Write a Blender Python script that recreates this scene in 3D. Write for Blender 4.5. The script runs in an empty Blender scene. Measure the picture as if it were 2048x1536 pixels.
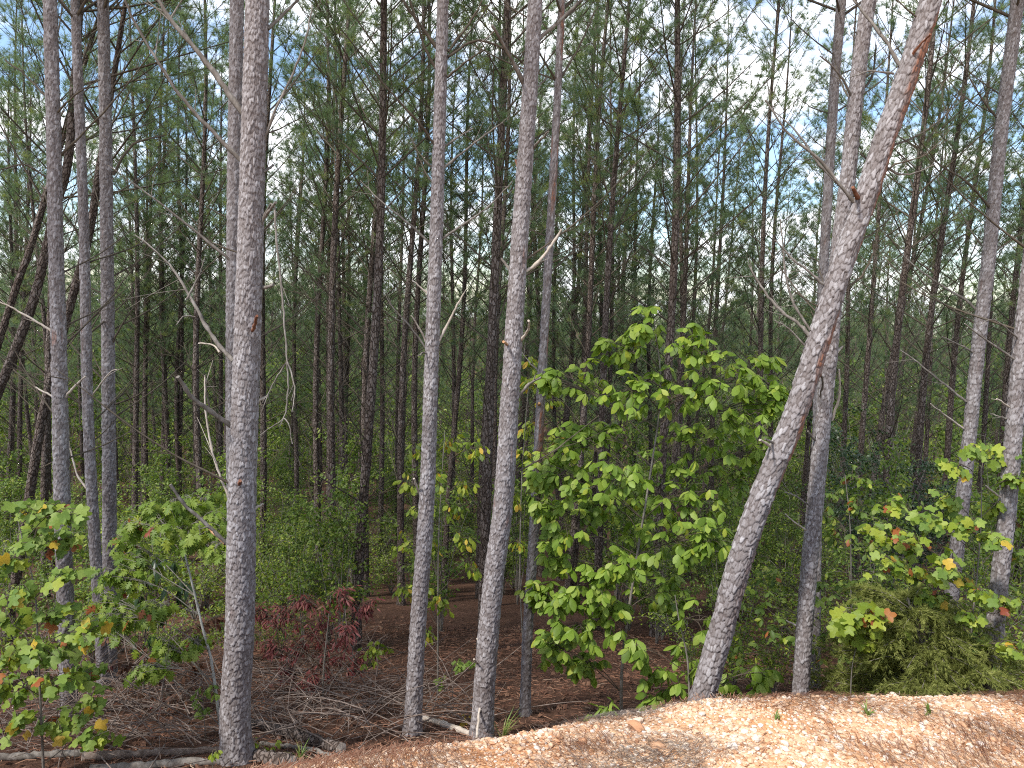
import bpy, math
import numpy as np
from mathutils import Matrix, Vector

# ------------------------------------------------------------------ camera, sky, sun, exposure
S = bpy.context.scene
COL = S.collection
rad = math.radians
FPX = 1460.0                      # focal length in photo pixels (2048 wide)
PITCH, ROLL = 6.6, 1.6
CAM = np.array([0.0, 0.0, 1.65])
cam_d = bpy.data.cameras.new('camera'); cam = bpy.data.objects.new('camera', cam_d); COL.objects.link(cam)
cam_d.sensor_width = 36.0; cam_d.lens = 36.0 * FPX / 2048.0
cam_d.clip_start = 0.05; cam_d.clip_end = 2000.0
CM = Matrix.Rotation(rad(90 - PITCH), 3, 'X') @ Matrix.Rotation(rad(ROLL), 3, 'Z')
cam.matrix_world = Matrix.Translation(Vector(CAM)) @ CM.to_4x4()
S.camera = cam
CMN = np.array(CM)

SUN_EL, SUN_AZ = 52.0, -132.0     # azimuth of the sun measured from +Y (view direction) towards +X
sun_d = bpy.data.lights.new('sun', 'SUN'); sun = bpy.data.objects.new('sun', sun_d); COL.objects.link(sun)
sun_d.energy = 2.9; sun_d.angle = rad(5.0); sun_d.color = (1.0, 0.955, 0.89)
_sv = Vector((math.sin(rad(SUN_AZ)) * math.cos(rad(SUN_EL)), math.cos(rad(SUN_AZ)) * math.cos(rad(SUN_EL)), math.sin(rad(SUN_EL))))
sun.rotation_euler = _sv.to_track_quat('Z', 'Y').to_euler()

world = bpy.data.worlds.new('World'); S.world = world; world.use_nodes = True
wn, wl = world.node_tree.nodes, world.node_tree.links
wn.clear()
w_out = wn.new('ShaderNodeOutputWorld'); w_bg = wn.new('ShaderNodeBackground'); w_bg.inputs['Strength'].default_value = 0.15
sky = wn.new('ShaderNodeTexSky'); sky.sky_type = 'NISHITA'; sky.sun_disc = False
sky.sun_elevation = rad(SUN_EL); sky.sun_rotation = rad(SUN_AZ); sky.altitude = 200; sky.air_density = 1.0; sky.dust_density = 0.6; sky.ozone_density = 2.0
tc = wn.new('ShaderNodeTexCoord'); sep = wn.new('ShaderNodeSeparateXYZ'); wl.new(tc.outputs['Generated'], sep.inputs[0])
addz = wn.new('ShaderNodeMath'); addz.operation = 'ADD'; addz.inputs[1].default_value = 0.30; wl.new(sep.outputs['Z'], addz.inputs[0])
mxz = wn.new('ShaderNodeMath'); mxz.operation = 'MAXIMUM'; mxz.inputs[1].default_value = 0.08; wl.new(addz.outputs[0], mxz.inputs[0])
dv = wn.new('ShaderNodeVectorMath'); dv.operation = 'DIVIDE'; cmb = wn.new('ShaderNodeCombineXYZ')
for k in 'XYZ': wl.new(mxz.outputs[0], cmb.inputs[k])
wl.new(tc.outputs['Generated'], dv.inputs[0]); wl.new(cmb.outputs[0], dv.inputs[1])
cn = wn.new('ShaderNodeTexNoise'); cn.inputs['Scale'].default_value = 2.6; cn.inputs['Detail'].default_value = 7.0; cn.inputs['Roughness'].default_value = 0.56
wl.new(dv.outputs[0], cn.inputs['Vector'])
cr = wn.new('ShaderNodeValToRGB'); cr.color_ramp.elements[0].position = 0.455; cr.color_ramp.elements[1].position = 0.575
wl.new(cn.outputs['Fac'], cr.inputs[0])
cn2 = wn.new('ShaderNodeTexNoise'); cn2.inputs['Scale'].default_value = 5.0; cn2.inputs['Detail'].default_value = 4.0
wl.new(dv.outputs[0], cn2.inputs['Vector'])
cr2 = wn.new('ShaderNodeValToRGB'); cr2.color_ramp.elements[0].color = (5.2, 5.5, 6.1, 1); cr2.color_ramp.elements[1].color = (8.0, 8.1, 8.3, 1)
cr2.color_ramp.elements[0].position = 0.35; cr2.color_ramp.elements[1].position = 0.62
wl.new(cn2.outputs['Fac'], cr2.inputs[0])
wmix = wn.new('ShaderNodeMixRGB'); wl.new(cr.outputs[0], wmix.inputs['Fac']); wl.new(sky.outputs[0], wmix.inputs['Color1']); wl.new(cr2.outputs[0], wmix.inputs['Color2'])
wl.new(wmix.outputs[0], w_bg.inputs['Color']); wl.new(w_bg.outputs[0], w_out.inputs[0])

S.view_settings.view_transform = 'Standard'; S.view_settings.look = 'None'; S.view_settings.gamma = 1.0
S.view_settings.use_curve_mapping = False
S.view_settings.exposure = 0.9
S.cycles.max_bounces = 8; S.cycles.diffuse_bounces = 5; S.cycles.glossy_bounces = 2; S.cycles.transmission_bounces = 4
S.cycles.use_denoising = False; S.cycles.filter_width = 1.1

# ------------------------------------------------------------------ helpers
rng = np.random.default_rng(7)
def U(a, b, n=None): return rng.uniform(a, b, n)
def nrm(v):
    v = np.asarray(v, float); return v / np.maximum(np.linalg.norm(v, axis=-1, keepdims=True), 1e-9)

def ray(px, py): return CMN @ np.array([(px - 1024) / FPX, -(py - 768) / FPX, -1.0])
def at(px, py, d):
    r = ray(px, py); return CAM + r * (d / r[1])
FWD = CMN @ np.array([0, 0, -1.0])
def pix2m(P): return float(np.dot(np.asarray(P) - CAM, FWD)) / FPX
def proj(P):
    q = CMN.T @ (np.asarray(P) - CAM); return 1024 + FPX * q[0] / -q[2], 768 - FPX * q[1] / -q[2]

def hsh(i, j, s=0):
    h = np.sin(i * 127.1 + j * 311.7 + s * 74.7) * 43758.5453
    return h - np.floor(h)
def vnoise(x, y, s=0):
    xi, yi = np.floor(x), np.floor(y); fx, fy = x - xi, y - yi
    fx = fx * fx * (3 - 2 * fx); fy = fy * fy * (3 - 2 * fy)
    a = hsh(xi, yi, s); b = hsh(xi + 1, yi, s); c = hsh(xi, yi + 1, s); d = hsh(xi + 1, yi + 1, s)
    return (a + (b - a) * fx) * (1 - fy) + (c + (d - c) * fx) * fy
def fbm(x, y, o=4, s=0):
    t, a, f = 0, .5, 1.0
    for k in range(o): t = t + a * (vnoise(x * f, y * f, s + k) - .5); a *= .5; f *= 2.03
    return t

def mesh(name, V, T=None, Q=None, mats=(), mi=None, tint=None, smooth=False, pattr=None):
    me = bpy.data.meshes.new(name)
    V = np.asarray(V, np.float32)
    T = np.zeros((0, 3), np.int32) if T is None else np.asarray(T, np.int32)
    Q = np.zeros((0, 4), np.int32) if Q is None else np.asarray(Q, np.int32)
    nt, nq = len(T), len(Q)
    me.vertices.add(len(V)); me.vertices.foreach_set('co', V.ravel())
    me.loops.add(nt * 3 + nq * 4); me.loops.foreach_set('vertex_index', np.concatenate([T.ravel(), Q.ravel()]).astype(np.int32))
    me.polygons.add(nt + nq)
    me.polygons.foreach_set('loop_start', np.concatenate([np.arange(nt) * 3, nt * 3 + np.arange(nq) * 4]).astype(np.int32))
    if mi is not None: me.polygons.foreach_set('material_index', np.asarray(mi, np.int32))
    if smooth is True: me.polygons.foreach_set('use_smooth', np.ones(nt + nq, bool))
    elif smooth is False: me.polygons.foreach_set('use_smooth', np.zeros(nt + nq, bool))
    else: me.polygons.foreach_set('use_smooth', np.asarray(smooth, bool))
    if tint is not None:
        a = me.attributes.new('tint', 'FLOAT', 'FACE'); a.data.foreach_set('value', np.asarray(tint, np.float32))
    for k, v in (pattr or {}).items():
        a = me.attributes.new(k, 'FLOAT', 'POINT'); a.data.foreach_set('value', np.asarray(v, np.float32))
    for m in mats: me.materials.append(m)
    me.update(calc_edges=True)
    return me
def link(name, data, parent=None, kind=None):
    o = bpy.data.objects.new(name, data); COL.objects.link(o)
    if parent is not None: o.parent = parent
    if kind: o['kind'] = kind
    return o
def tag(o, label, cat, group=None, kind=None):
    o['label'] = label; o['category'] = cat
    if group: o['group'] = group
    if kind: o['kind'] = kind
    return o
def thing(name, label, cat, loc=(0, 0, 0), group=None, mat=None):
    o = bpy.data.objects.new(name, None); COL.objects.link(o); o.empty_display_size = .2
    if mat is None: o.location = loc
    else: o.matrix_world = Matrix.Translation(Vector(loc)) @ mat.to_4x4()
    return tag(o, label, cat, group)

def tubes(P, R, sides=5, cap=True):
    """P (K,n,3), R (K,n) -> V, Q for K tapered tubes"""
    P = np.asarray(P, float); R = np.asarray(R, float); K, n, _ = P.shape
    t = np.gradient(P, axis=1); t = nrm(t)
    m = nrm(t.mean(axis=1)); ref = np.where(np.abs(m[:, 2:3]) > .75, np.array([[1., 0, 0]]), np.array([[0, 0, 1.]]))
    u = nrm(np.cross(t, ref[:, None, :])); w = np.cross(t, u)
    a = np.arange(sides) * 2 * np.pi / sides
    V = P[:, :, None, :] + R[:, :, None, None] * (np.cos(a)[None, None, :, None] * u[:, :, None, :] + np.sin(a)[None, None, :, None] * w[:, :, None, :])
    V = V.reshape(-1, 3)
    i = np.arange(n - 1)[:, None]; j = np.arange(sides)[None, :]; j2 = (j + 1) % sides
    q = np.stack([i * sides + j, i * sides + j2, (i + 1) * sides + j2, (i + 1) * sides + j], -1).reshape(-1, 4)
    Q = (q[None] + (np.arange(K) * n * sides)[:, None, None]).reshape(-1, 4)
    return V, Q
def curve_pts(pts, n):
    """smooth resample of a polyline (Catmull-Rom)"""
    p = np.asarray(pts, float)
    if len(p) == 2: return p[0] + (p[1] - p[0]) * np.linspace(0, 1, n)[:, None]
    e = np.vstack([2 * p[0] - p[1], p, 2 * p[-1] - p[-2]])
    d = np.concatenate([[0], np.cumsum(np.linalg.norm(np.diff(p, axis=0), axis=1))])
    s = np.linspace(0, d[-1], n); k = np.clip(np.searchsorted(d, s, 'right') - 1, 0, len(p) - 2)
    t = ((s - d[k]) / np.maximum(d[k + 1] - d[k], 1e-9))[:, None]
    a, b, c, f = e[k], e[k + 1], e[k + 2], e[k + 3]
    return .5 * (2 * b + (c - a) * t + (2 * a - 5 * b + 4 * c - f) * t ** 2 + (3 * b - a - 3 * c + f) * t ** 3)
class Mix:
    """collects vertex/face blocks with material index and tint"""
    def __init__(s): s.V = []; s.T = []; s.Q = []; s.tm = []; s.qm = []; s.tt = []; s.qt = []; s.ts = []; s.qs = []; s.n = 0
    def add(s, V, T=None, Q=None, m=0, tint=0.0, smooth=False):
        if T is not None and len(T):
            s.T.append(np.asarray(T) + s.n); s.tm.append(np.full(len(T), m)); s.tt.append(np.broadcast_to(tint, len(T))); s.ts.append(np.full(len(T), smooth))
        if Q is not None and len(Q):
            s.Q.append(np.asarray(Q) + s.n); s.qm.append(np.full(len(Q), m)); s.qt.append(np.broadcast_to(tint, len(Q))); s.qs.append(np.full(len(Q), smooth))
        s.V.append(np.asarray(V)); s.n += len(V)
    def mesh(s, name, mats):
        cat = lambda L, w: np.concatenate(L) if L else np.zeros((0, w) if w else 0)
        return mesh(name, np.concatenate(s.V), cat(s.T, 3), cat(s.Q, 4), mats, np.concatenate(s.tm + s.qm), np.concatenate(s.tt + s.qt), np.concatenate(s.ts + s.qs))

# ------------------------------------------------------------------ materials
class NT:
    def __init__(s, name):
        s.m = bpy.data.materials.new(name); s.m.use_nodes = True; s.t = s.m.node_tree; s.t.nodes.clear()
        s.out = s.t.nodes.new('ShaderNodeOutputMaterial')
    def n(s, typ, **kw):
        o = s.t.nodes.new(typ)
        for k, v in kw.items():
            if k.startswith('i_'): o.inputs[k[2:].replace('_', ' ')].default_value = v
            else: setattr(o, k, v)
        return o
    def l(s, a, b): s.t.links.new(a, b)
    def ramp(s, src, stops):
        r = s.n('ShaderNodeValToRGB'); e = r.color_ramp.elements
        while len(e) < len(stops): e.new(.5)
        for k, (p, c) in enumerate(stops): e[k].position = p; e[k].color = (*c, 1) if len(c) == 3 else c
        if src is not None: s.l(src, r.inputs[0])
        return r.outputs[0]
    def noise(s, scale, detail=4, rough=.55, vec=None, dim=None):
        o = s.n('ShaderNodeTexNoise'); o.inputs['Scale'].default_value = scale; o.inputs['Detail'].default_value = detail; o.inputs['Roughness'].default_value = rough
        if vec is not None: s.l(vec, o.inputs['Vector'])
        return o.outputs['Fac']
    def math(s, op, a, b=None, c=None):
        o = s.n('ShaderNodeMath', operation=op)
        for k, v in enumerate((a, b, c)):
            if v is None: continue
            if isinstance(v, (int, float)): o.inputs[k].default_value = v
            else: s.l(v, o.inputs[k])
        return o.outputs[0]
    def mix(s, f, a, b, mode='MIX'):
        o = s.n('ShaderNodeMixRGB', blend_type=mode)
        for k, v in zip(('Fac', 'Color1', 'Color2'), (f, a, b)):
            if isinstance(v, (int, float)): o.inputs[k].default_value = v
            elif isinstance(v, tuple): o.inputs[k].default_value = (*v, 1)
            else: s.l(v, o.inputs[k])
        return o.outputs[0]
    def pri(s, col, rough=.8, bump=None, bstr=.5, bdist=.01, spec=.3):
        p = s.n('ShaderNodeBsdfPrincipled'); p.inputs['Specular IOR Level'].default_value = spec
        if isinstance(col, tuple): p.inputs['Base Color'].default_value = (*col, 1)
        else: s.l(col, p.inputs['Base Color'])
        if isinstance(rough, (int, float)): p.inputs['Roughness'].default_value = rough
        else: s.l(rough, p.inputs['Roughness'])
        if bump is not None:
            b = s.n('ShaderNodeBump'); b.inputs['Strength'].default_value = bstr; b.inputs['Distance'].default_value = bdist
            s.l(bump, b.inputs['Height']); s.l(b.outputs[0], p.inputs['Normal'])
        s.p = p
        return p.outputs[0]
    def done(s, sh): s.l(sh, s.out.inputs['Surface']); return s.m

def obj_vec(t, sc=(1, 1, 1), rnd=True):
    tc = t.n('ShaderNodeTexCoord'); mp = t.n('ShaderNodeMapping'); mp.inputs['Scale'].default_value = sc
    t.l(tc.outputs['Object'], mp.inputs['Vector'])
    if not rnd: return mp.outputs[0]
    oi = t.n('ShaderNodeObjectInfo'); a = t.n('ShaderNodeVectorMath', operation='ADD')
    sc2 = t.math('MULTIPLY', oi.outputs['Random'], 37.0); t.l(mp.outputs[0], a.inputs[0]); t.l(sc2, a.inputs[1]); return a.outputs[0]

def bark_nodes(name, plates, cracks, sc=22.0, zs=.42, bd=.02):
    t = NT(name); v = obj_vec(t, (1, 1, zs))
    nz = t.noise(9, 3, vec=v); wv = t.n('ShaderNodeVectorMath', operation='ADD')
    nm = t.math('MULTIPLY', nz, .06); t.l(v, wv.inputs[0]); t.l(nm, wv.inputs[1])
    vo = t.n('ShaderNodeTexVoronoi', feature='DISTANCE_TO_EDGE'); vo.inputs['Scale'].default_value = sc; t.l(wv.outputs[0], vo.inputs['Vector'])
    vc = t.n('ShaderNodeTexVoronoi'); vc.inputs['Scale'].default_value = sc; t.l(wv.outputs[0], vc.inputs['Vector'])
    sp = t.n('ShaderNodeSeparateColor'); t.l(vc.outputs['Color'], sp.inputs[0])
    pc = t.ramp(sp.outputs[0], plates)
    fine = t.noise(90, 3, vec=v); pc = t.mix(.55, pc, t.ramp(fine, [(.3, (.35, .33, .32)), (.7, (1, 1, 1))]), 'MULTIPLY')
    edge = t.ramp(vo.outputs['Distance'], [(.0, (0, 0, 0)), (.16, (1, 1, 1))])
    col = t.mix(edge, cracks, pc)
    big = t.noise(1.3, 3, vec=v); col = t.mix(.5, col, t.ramp(big, [(.35, (.62, .55, .5)), (.6, (1, 1, 1))]), 'MULTIPLY')
    hgt = t.math('ADD', t.math('MULTIPLY', edge, .8), t.math('ADD', t.math('MULTIPLY', sp.outputs[1], .5), t.math('MULTIPLY', fine, .3)))
    return t.done(t.pri(col, .9, hgt, .9, bd, .15))
M = {}
M['bark'] = bark_nodes('pine_bark', [(.0, (.13, .10, .085)), (.5, (.19, .155, .135)), (1, (.26, .22, .20))], (.05, .034, .026))
def hero_bark():
    t = NT('pine_bark_plates'); v = obj_vec(t)
    pl = t.n('ShaderNodeAttribute', attribute_name='plate').outputs['Fac']; ck = t.n('ShaderNodeAttribute', attribute_name='crack').outputs['Fac']
    rd = t.n('ShaderNodeAttribute', attribute_name='red').outputs['Fac']
    pc = t.ramp(pl, [(.0, (.21, .182, .175)), (.35, (.27, .245, .242)), (.7, (.335, .31, .312)), (1, (.44, .42, .425))])
    fine = t.noise(120, 4, .6, v); pc = t.mix(.6, pc, t.ramp(fine, [(.3, (.45, .42, .4)), (.65, (1, 1, 1))]), 'MULTIPLY')
    redc = t.mix(t.noise(30, 2, vec=v), (.20, .085, .05), (.30, .15, .10)); pc = t.mix(rd, pc, redc)
    col = t.mix(ck, (.12, .097, .09), pc)
    big = t.noise(2.0, 3, vec=v); col = t.mix(.6, col, t.ramp(big, [(.35, (.74, .71, .70)), (.6, (1, 1, 1))]), 'MULTIPLY')
    return t.done(t.pri(col, .9, fine, .5, .004, .15))
M['hero_bark'] = hero_bark()
def wood(name, a, b, c):
    t = NT(name); v = obj_vec(t, (1, 1, .5)); col = t.ramp(t.noise(18, 5, .65, v), [(.3, a), (.5, b), (.7, c)])
    f = t.noise(80, 3, vec=v)
    return t.done(t.pri(col, .85, f, .5, .004, .2))
M['dead'] = wood('dead_branch_wood', (.095, .080, .068), (.165, .145, .125), (.28, .255, .23))
M['pale'] = wood('pale_broken_wood', (.30, .25, .20), (.42, .36, .30), (.52, .46, .40))
M['fresh'] = wood('orange_split_wood', (.30, .15, .07), (.45, .26, .14), (.55, .36, .22))
M['reddish'] = wood('red_brown_knot', (.12, .045, .025), (.2, .085, .05), (.28, .14, .09))
M['twig'] = wood('live_twig', (.055, .042, .03), (.085, .068, .05), (.12, .10, .075))
M['stem'] = wood('sapling_bark', (.12, .105, .085), (.19, .17, .145), (.27, .25, .22))
M['lichen'] = wood('lichen_bark', (.20, .19, .17), (.36, .36, .33), (.52, .53, .5))
M['brush'] = wood('grey_brush', (.10, .072, .056), (.17, .13, .108), (.28, .23, .20))

def leafmat(name, stops, trans=.35, rough=.5, spec=.35, tc_=None):
    t = NT(name); oi = t.n('ShaderNodeObjectInfo'); at_ = t.n('ShaderNodeAttribute', attribute_name='tint')
    r = t.math('FRACT', t.math('ADD', oi.outputs['Random'], at_.outputs['Fac']))
    col = t.ramp(r, stops)
    v = obj_vec(t, rnd=False); nz = t.noise(5, 3, vec=v); col = t.mix(.3, col, t.ramp(nz, [(.3, (.6, .6, .55)), (.7, (1.1, 1.1, 1))]), 'MULTIPLY')
    sh = t.pri(col, rough, None, spec=spec)
    tr = t.n('ShaderNodeBsdfTranslucent'); t.l(t.mix(1.0, col, tc_ or (1.25, 1.3, .7), 'MULTIPLY'), tr.inputs['Color'])
    mx = t.n('ShaderNodeMixShader'); mx.inputs[0].default_value = trans; t.l(sh, mx.inputs[1]); t.l(tr.outputs[0], mx.inputs[2])
    return t.done(mx.outputs[0])
G3 = lambda a, b, c, d=None: [(0, a), (.45, b), (1, c)] if d is None else [(0, a), (.4, b), (.8, c), (1, d)]
M['needle'] = leafmat('pine_needles', G3((.105, .16, .095), (.145, .21, .12), (.185, .25, .135), (.27, .30, .10)), .45, .5)
M['hick'] = leafmat('broad_green_leaves', G3((.105, .175, .020), (.17, .265, .032), (.235, .335, .05), (.31, .39, .08)), .4, .5, .3)
M['poplar'] = leafmat('lobed_green_leaves', G3((.12, .20, .035), (.19, .28, .05), (.28, .36, .08)), .38, .55, .3)
M['limeleaf'] = leafmat('lime_green_leaves', G3((.17, .25, .03), (.26, .34, .04), (.36, .40, .05)), .42, .5)
M['oakleaf'] = leafmat('oak_green_leaves', G3((.11, .18, .022), (.18, .27, .035), (.28, .35, .06)), .42, .5, .35)
M['yellowleaf'] = leafmat('yellow_leaves', G3((.50, .32, .03), (.60, .40, .05), (.52, .42, .06)), .4, .5, tc_=(1.2, 1.1, .8))
M['orangeleaf'] = leafmat('orange_leaves', G3((.30, .08, .025), (.38, .15, .04), (.26, .06, .03)), .35, .5, tc_=(1.2, 1, .8))
M['redleaf'] = leafmat('dull_red_leaves', G3((.15, .035, .036), (.24, .065, .06), (.33, .115, .095)), .3, .5, tc_=(1.3, .9, .8))
M['small'] = leafmat('small_understory_leaves', G3((.075, .13, .022), (.125, .195, .035), (.20, .275, .05), (.31, .35, .07)), .42, .5)
M['darkleaf'] = leafmat('dark_evergreen_leaves', G3((.022, .05, .016), (.035, .07, .022), (.05, .095, .03)), .22, .35, .5)
M['brownleaf'] = leafmat('dry_brown_leaves', G3((.09, .04, .024), (.15, .07, .042), (.22, .12, .075)), .25, .7, tc_=(1.2, 1, .8))
M['juniper'] = leafmat('juniper_spray', G3((.15, .175, .045), (.22, .245, .065), (.30, .315, .10)), .35, .7, .2)
M['grass'] = leafmat('grass_blades', G3((.09, .17, .03), (.15, .24, .05), (.28, .28, .1)), .35, .5)
M['straw'] = leafmat('pine_straw', G3((.20, .085, .05), (.33, .155, .095), (.42, .24, .155), (.46, .34, .25)), .25, .7, tc_=(1, 1, 1))
M['greystraw'] = leafmat('weathered_straw', G3((.22, .17, .145), (.32, .26, .225), (.42, .36, .32)), .25, .7, tc_=(1, 1, 1))

def ground_mat():
    t = NT('forest_floor'); tcn = t.n('ShaderNodeTexCoord'); v = tcn.outputs['Object']
    bk = t.n('ShaderNodeAttribute', attribute_name='bank').outputs['Fac']
    n1 = t.noise(1.2, 6, .65, v); n2 = t.noise(14, 6, .7, v); n3 = t.noise(60, 3, .6, v)
    c = t.ramp(n2, [(.3, (.045, .026, .018)), (.5, (.10, .056, .038)), (.62, (.15, .09, .063)), (.75, (.24, .16, .125))])
    c = t.mix(.6, c, t.ramp(n1, [(.35, (.55, .5, .45)), (.65, (1.1, 1, 1))]), 'MULTIPLY')
    d = t.ramp(n2, [(.3, (.42, .24, .13)), (.55, (.55, .36, .22)), (.75, (.62, .48, .36))])
    c = t.mix(bk, c, d)
    return t.done(t.pri(c, .95, t.math('ADD', n2, t.math('MULTIPLY', n3, .5)), .8, .04, .1))
M['floor'] = ground_mat()
def bank_mat():
    t = NT('orange_gravel_soil'); tcn = t.n('ShaderNodeTexCoord'); v = tcn.outputs['Object']
    vo = t.n('ShaderNodeTexVoronoi'); vo.inputs['Scale'].default_value = 62; t.l(v, vo.inputs['Vector'])
    sp = t.n('ShaderNodeSeparateColor'); t.l(vo.outputs['Color'], sp.inputs[0])
    c = t.ramp(sp.outputs[0], [(0, (.48, .26, .14)), (.4, (.62, .40, .24)), (.75, (.68, .49, .33)), (1, (.72, .60, .48))])
    n1 = t.noise(2.6, 5, .6, v); org = t.ramp(n1, [(.50, (0, 0, 0)), (.66, (1, 1, 1))])
    c = t.mix(t.math('MULTIPLY', org, .75), c, t.mix(sp.outputs[1], (.50, .19, .06), (.62, .31, .12)))
    n2 = t.noise(140, 3, .6, v); c = t.mix(.4, c, t.ramp(n2, [(.3, (.5, .42, .38)), (.65, (1, 1, 1))]), 'MULTIPLY')
    h = t.math('ADD', t.math('MULTIPLY', vo.outputs['Distance'], -1.2), t.math('MULTIPLY', n2, .5))
    return t.done(t.pri(c, .95, h, .7, .008, .1))
M['bank'] = bank_mat()
def stone_mat():
    t = NT('pale_quartz_stone'); oi = t.n('ShaderNodeObjectInfo'); at_ = t.n('ShaderNodeAttribute', attribute_name='tint')
    r = t.math('FRACT', t.math('ADD', oi.outputs['Random'], at_.outputs['Fac']))
    c = t.ramp(r, [(0, (.46, .24, .13)), (.3, (.60, .39, .24)), (.65, (.66, .49, .35)), (.9, (.69, .58, .47)), (1, (.70, .64, .57))])
    v = obj_vec(t, rnd=False); n = t.noise(60, 4, .6, v); c = t.mix(.45, c, t.ramp(n, [(.3, (.62, .5, .42)), (.6, (1, 1, 1))]), 'MULTIPLY')
    return t.done(t.pri(c, .9, n, .5, .004, .15))
M['stone'] = stone_mat()

# ------------------------------------------------------------------ ground
_cp = [at_ for at_ in [(560, 1552), (650, 1536), (800, 1510), (950, 1492), (1100, 1466), (1250, 1437), (1400, 1413), (1560, 1404), (1750, 1404), (1900, 1402), (2048, 1396)]]
_cx, _cy = [], []
for (px, py) in _cp:
    r = ray(px, py); k = -(CAM[2]) / r[2]; _cx.append(r[0] * k); _cy.append(r[1] * k)
_cx = [-8, -4, -2.2] + _cx + [5, 12]; _cy = [1.2, 1.6, 1.95] + _cy + [_cy[-1] + .15, _cy[-1] + .6]
def crest(x): return np.interp(x, _cx, _cy) - .10
_fy = [0, 5, 6.2, 8, 12, 16, 25, 40, 60, 90, 130, 200, 300, 420]
_fz = [-2.2, -2.5, -2.75, -3.3, -4.6, -5.7, -8.0, -11, -14, -17, -18, -15, -13, -12]
def floor_z(x, y):
    return np.interp(y, _fy, _fz) + .35 * fbm(x * .22 + 5, y * .22, 3, 3) + .10 * fbm(x * 1.3, y * 1.3, 3, 9) + np.where(y > 90, (y - 90) * .06 * fbm(x * .012, y * .01, 2, 40), 0)
def H(x, y):
    x = np.asarray(x, float); y = np.asarray(y, float)
    d = y - crest(x)
    b = -.78 * np.logaddexp(0, d / .09) * .09 + .03 * fbm(x * 1.1, y * 1.1, 3, 21) + .075
    f = floor_z(x, y)
    k = .25; return np.where(d > 12, f, np.logaddexp(b / k, f / k) * k)
def hit(px, py):
    r = ray(px, py); ts = np.concatenate([np.arange(3.4, 30, .02), np.arange(30, 300, .5)]) / r[1]
    P = CAM + ts[:, None] * r; z = H(P[:, 0], P[:, 1]); k = np.argmax(P[:, 2] < z); return P[k]

gx = np.concatenate([-np.geomspace(450, 9, 40), np.linspace(-8.8, 8.8, 160), np.geomspace(9, 450, 40)])
gy = np.concatenate([-np.geomspace(60, 1, 10), np.linspace(0, 16, 170), np.geomspace(16.2, 420, 120)])
X, Y = np.meshgrid(gx, gy); Z = H(X, Y)
nx, ny = len(gx), len(gy); idx = np.arange(nx * ny).reshape(ny, nx)
Q = np.stack([idx[:-1, :-1], idx[:-1, 1:], idx[1:, 1:], idx[1:, :-1]], -1).reshape(-1, 4)
bk = np.clip(1 - (Y - crest(X) - .1) / .9, 0, 1)
g = link('ground', mesh('ground', np.stack([X, Y, Z], -1).reshape(-1, 3), Q=Q, mats=[M['floor']], smooth=True, pattr={'bank': bk.ravel()}), kind='structure')

# gravel bank: fine lumpy sheet over the shoulder
bx = np.concatenate([np.linspace(-7, -1.35, 60), np.arange(-1.33, 2.75, .0095), np.linspace(2.8, 9, 60)])
by = np.concatenate([np.linspace(-3, 1.85, 40), np.arange(1.87, 3.15, .0095), np.linspace(3.17, 3.9, 24)])
X, Y = np.meshgrid(bx, by)
def bank_z(x, y):
    z = H(x, y) + .035
    z = z + .030 * fbm(x * 5, y * 5, 3, 31) + .020 * np.abs(fbm(x * 17, y * 17, 3, 33)) + .016 * fbm(x * 42, y * 42, 2, 35)
    return z
Z = bank_z(X, Y) - np.clip(Y - crest(X) - .45, 0, 1) * .25
nx, ny = len(bx), len(by); idx = np.arange(nx * ny).reshape(ny, nx)
Q = np.stack([idx[:-1, :-1], idx[:-1, 1:], idx[1:, 1:], idx[1:, :-1]], -1).reshape(-1, 4)
bank = link('gravel_bank', mesh('gravel_bank', np.stack([X, Y, Z], -1).reshape(-1, 3), Q=Q, mats=[M['bank']], smooth=True), kind='structure')
bank['label'] = 'orange gravel roadside bank strewn with pine straw'

def rock_template(seed, sub):
    import bmesh
    bm = bmesh.new(); bmesh.ops.create_icosphere(bm, subdivisions=sub, radius=1.0)
    r = np.random.default_rng(seed); V = np.array([v.co[:] for v in bm.verts]); T = np.array([[v.index for v in f.verts] for f in bm.faces]); bm.free()
    for k in range(7):
        n = nrm(r.normal(size=3)); d = r.uniform(.55, .9); s = V @ n; V = V - np.clip(s - d, 0, None)[:, None] * n
    V = V * r.uniform(.7, 1.1, 3) * np.array([1, 1, .72]) + r.normal(0, .03, V.shape)
    return V, T
ROCK = [rock_template(k, 2) for k in range(6)]; ROCKL = [rock_template(k + 20, 1) for k in range(6)]
def on_bank(n, y0=1.9, spread=.35):
    x = U(-1.3, 2.7, n * 3); y = U(y0, 3.3, n * 3); k = y < crest(x) + spread * .5; return x[k][:n], y[k][:n]
rock_me = [mesh('stone', V, T, mats=[M['stone']], smooth=False) for V, T in ROCK]
sx, sy = on_bank(300)
ss = np.sort(np.clip(rng.lognormal(math.log(.011), .35, 300), .007, .034))
ss[-4:] = [.026, .029, .031, .036]
fixed = [(1315, 1497, .030), (1860 - 150, 1420, .016), (1335, 1450, .016), (1470, 1412, .013), (1480, 1490, .014), (1275, 1436, .02)]
for k in range(300):
    if k < len(fixed):
        px, py, s = fixed[k]; r = ray(px, py); q = -(CAM[2] - .11) / r[2]; x, y = r[0] * q, r[1] * q
    else: x, y, s = sx[k], sy[k], ss[k]
    o = link('stone', rock_me[k % 6], bank)
    o.location = (x, y, float(bank_z(np.array(x), np.array(y))) + s * .25); o.scale = (s, s, s); o.rotation_euler = (U(-.3, .3), U(-.3, .3), U(0, 6.28))
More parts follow.
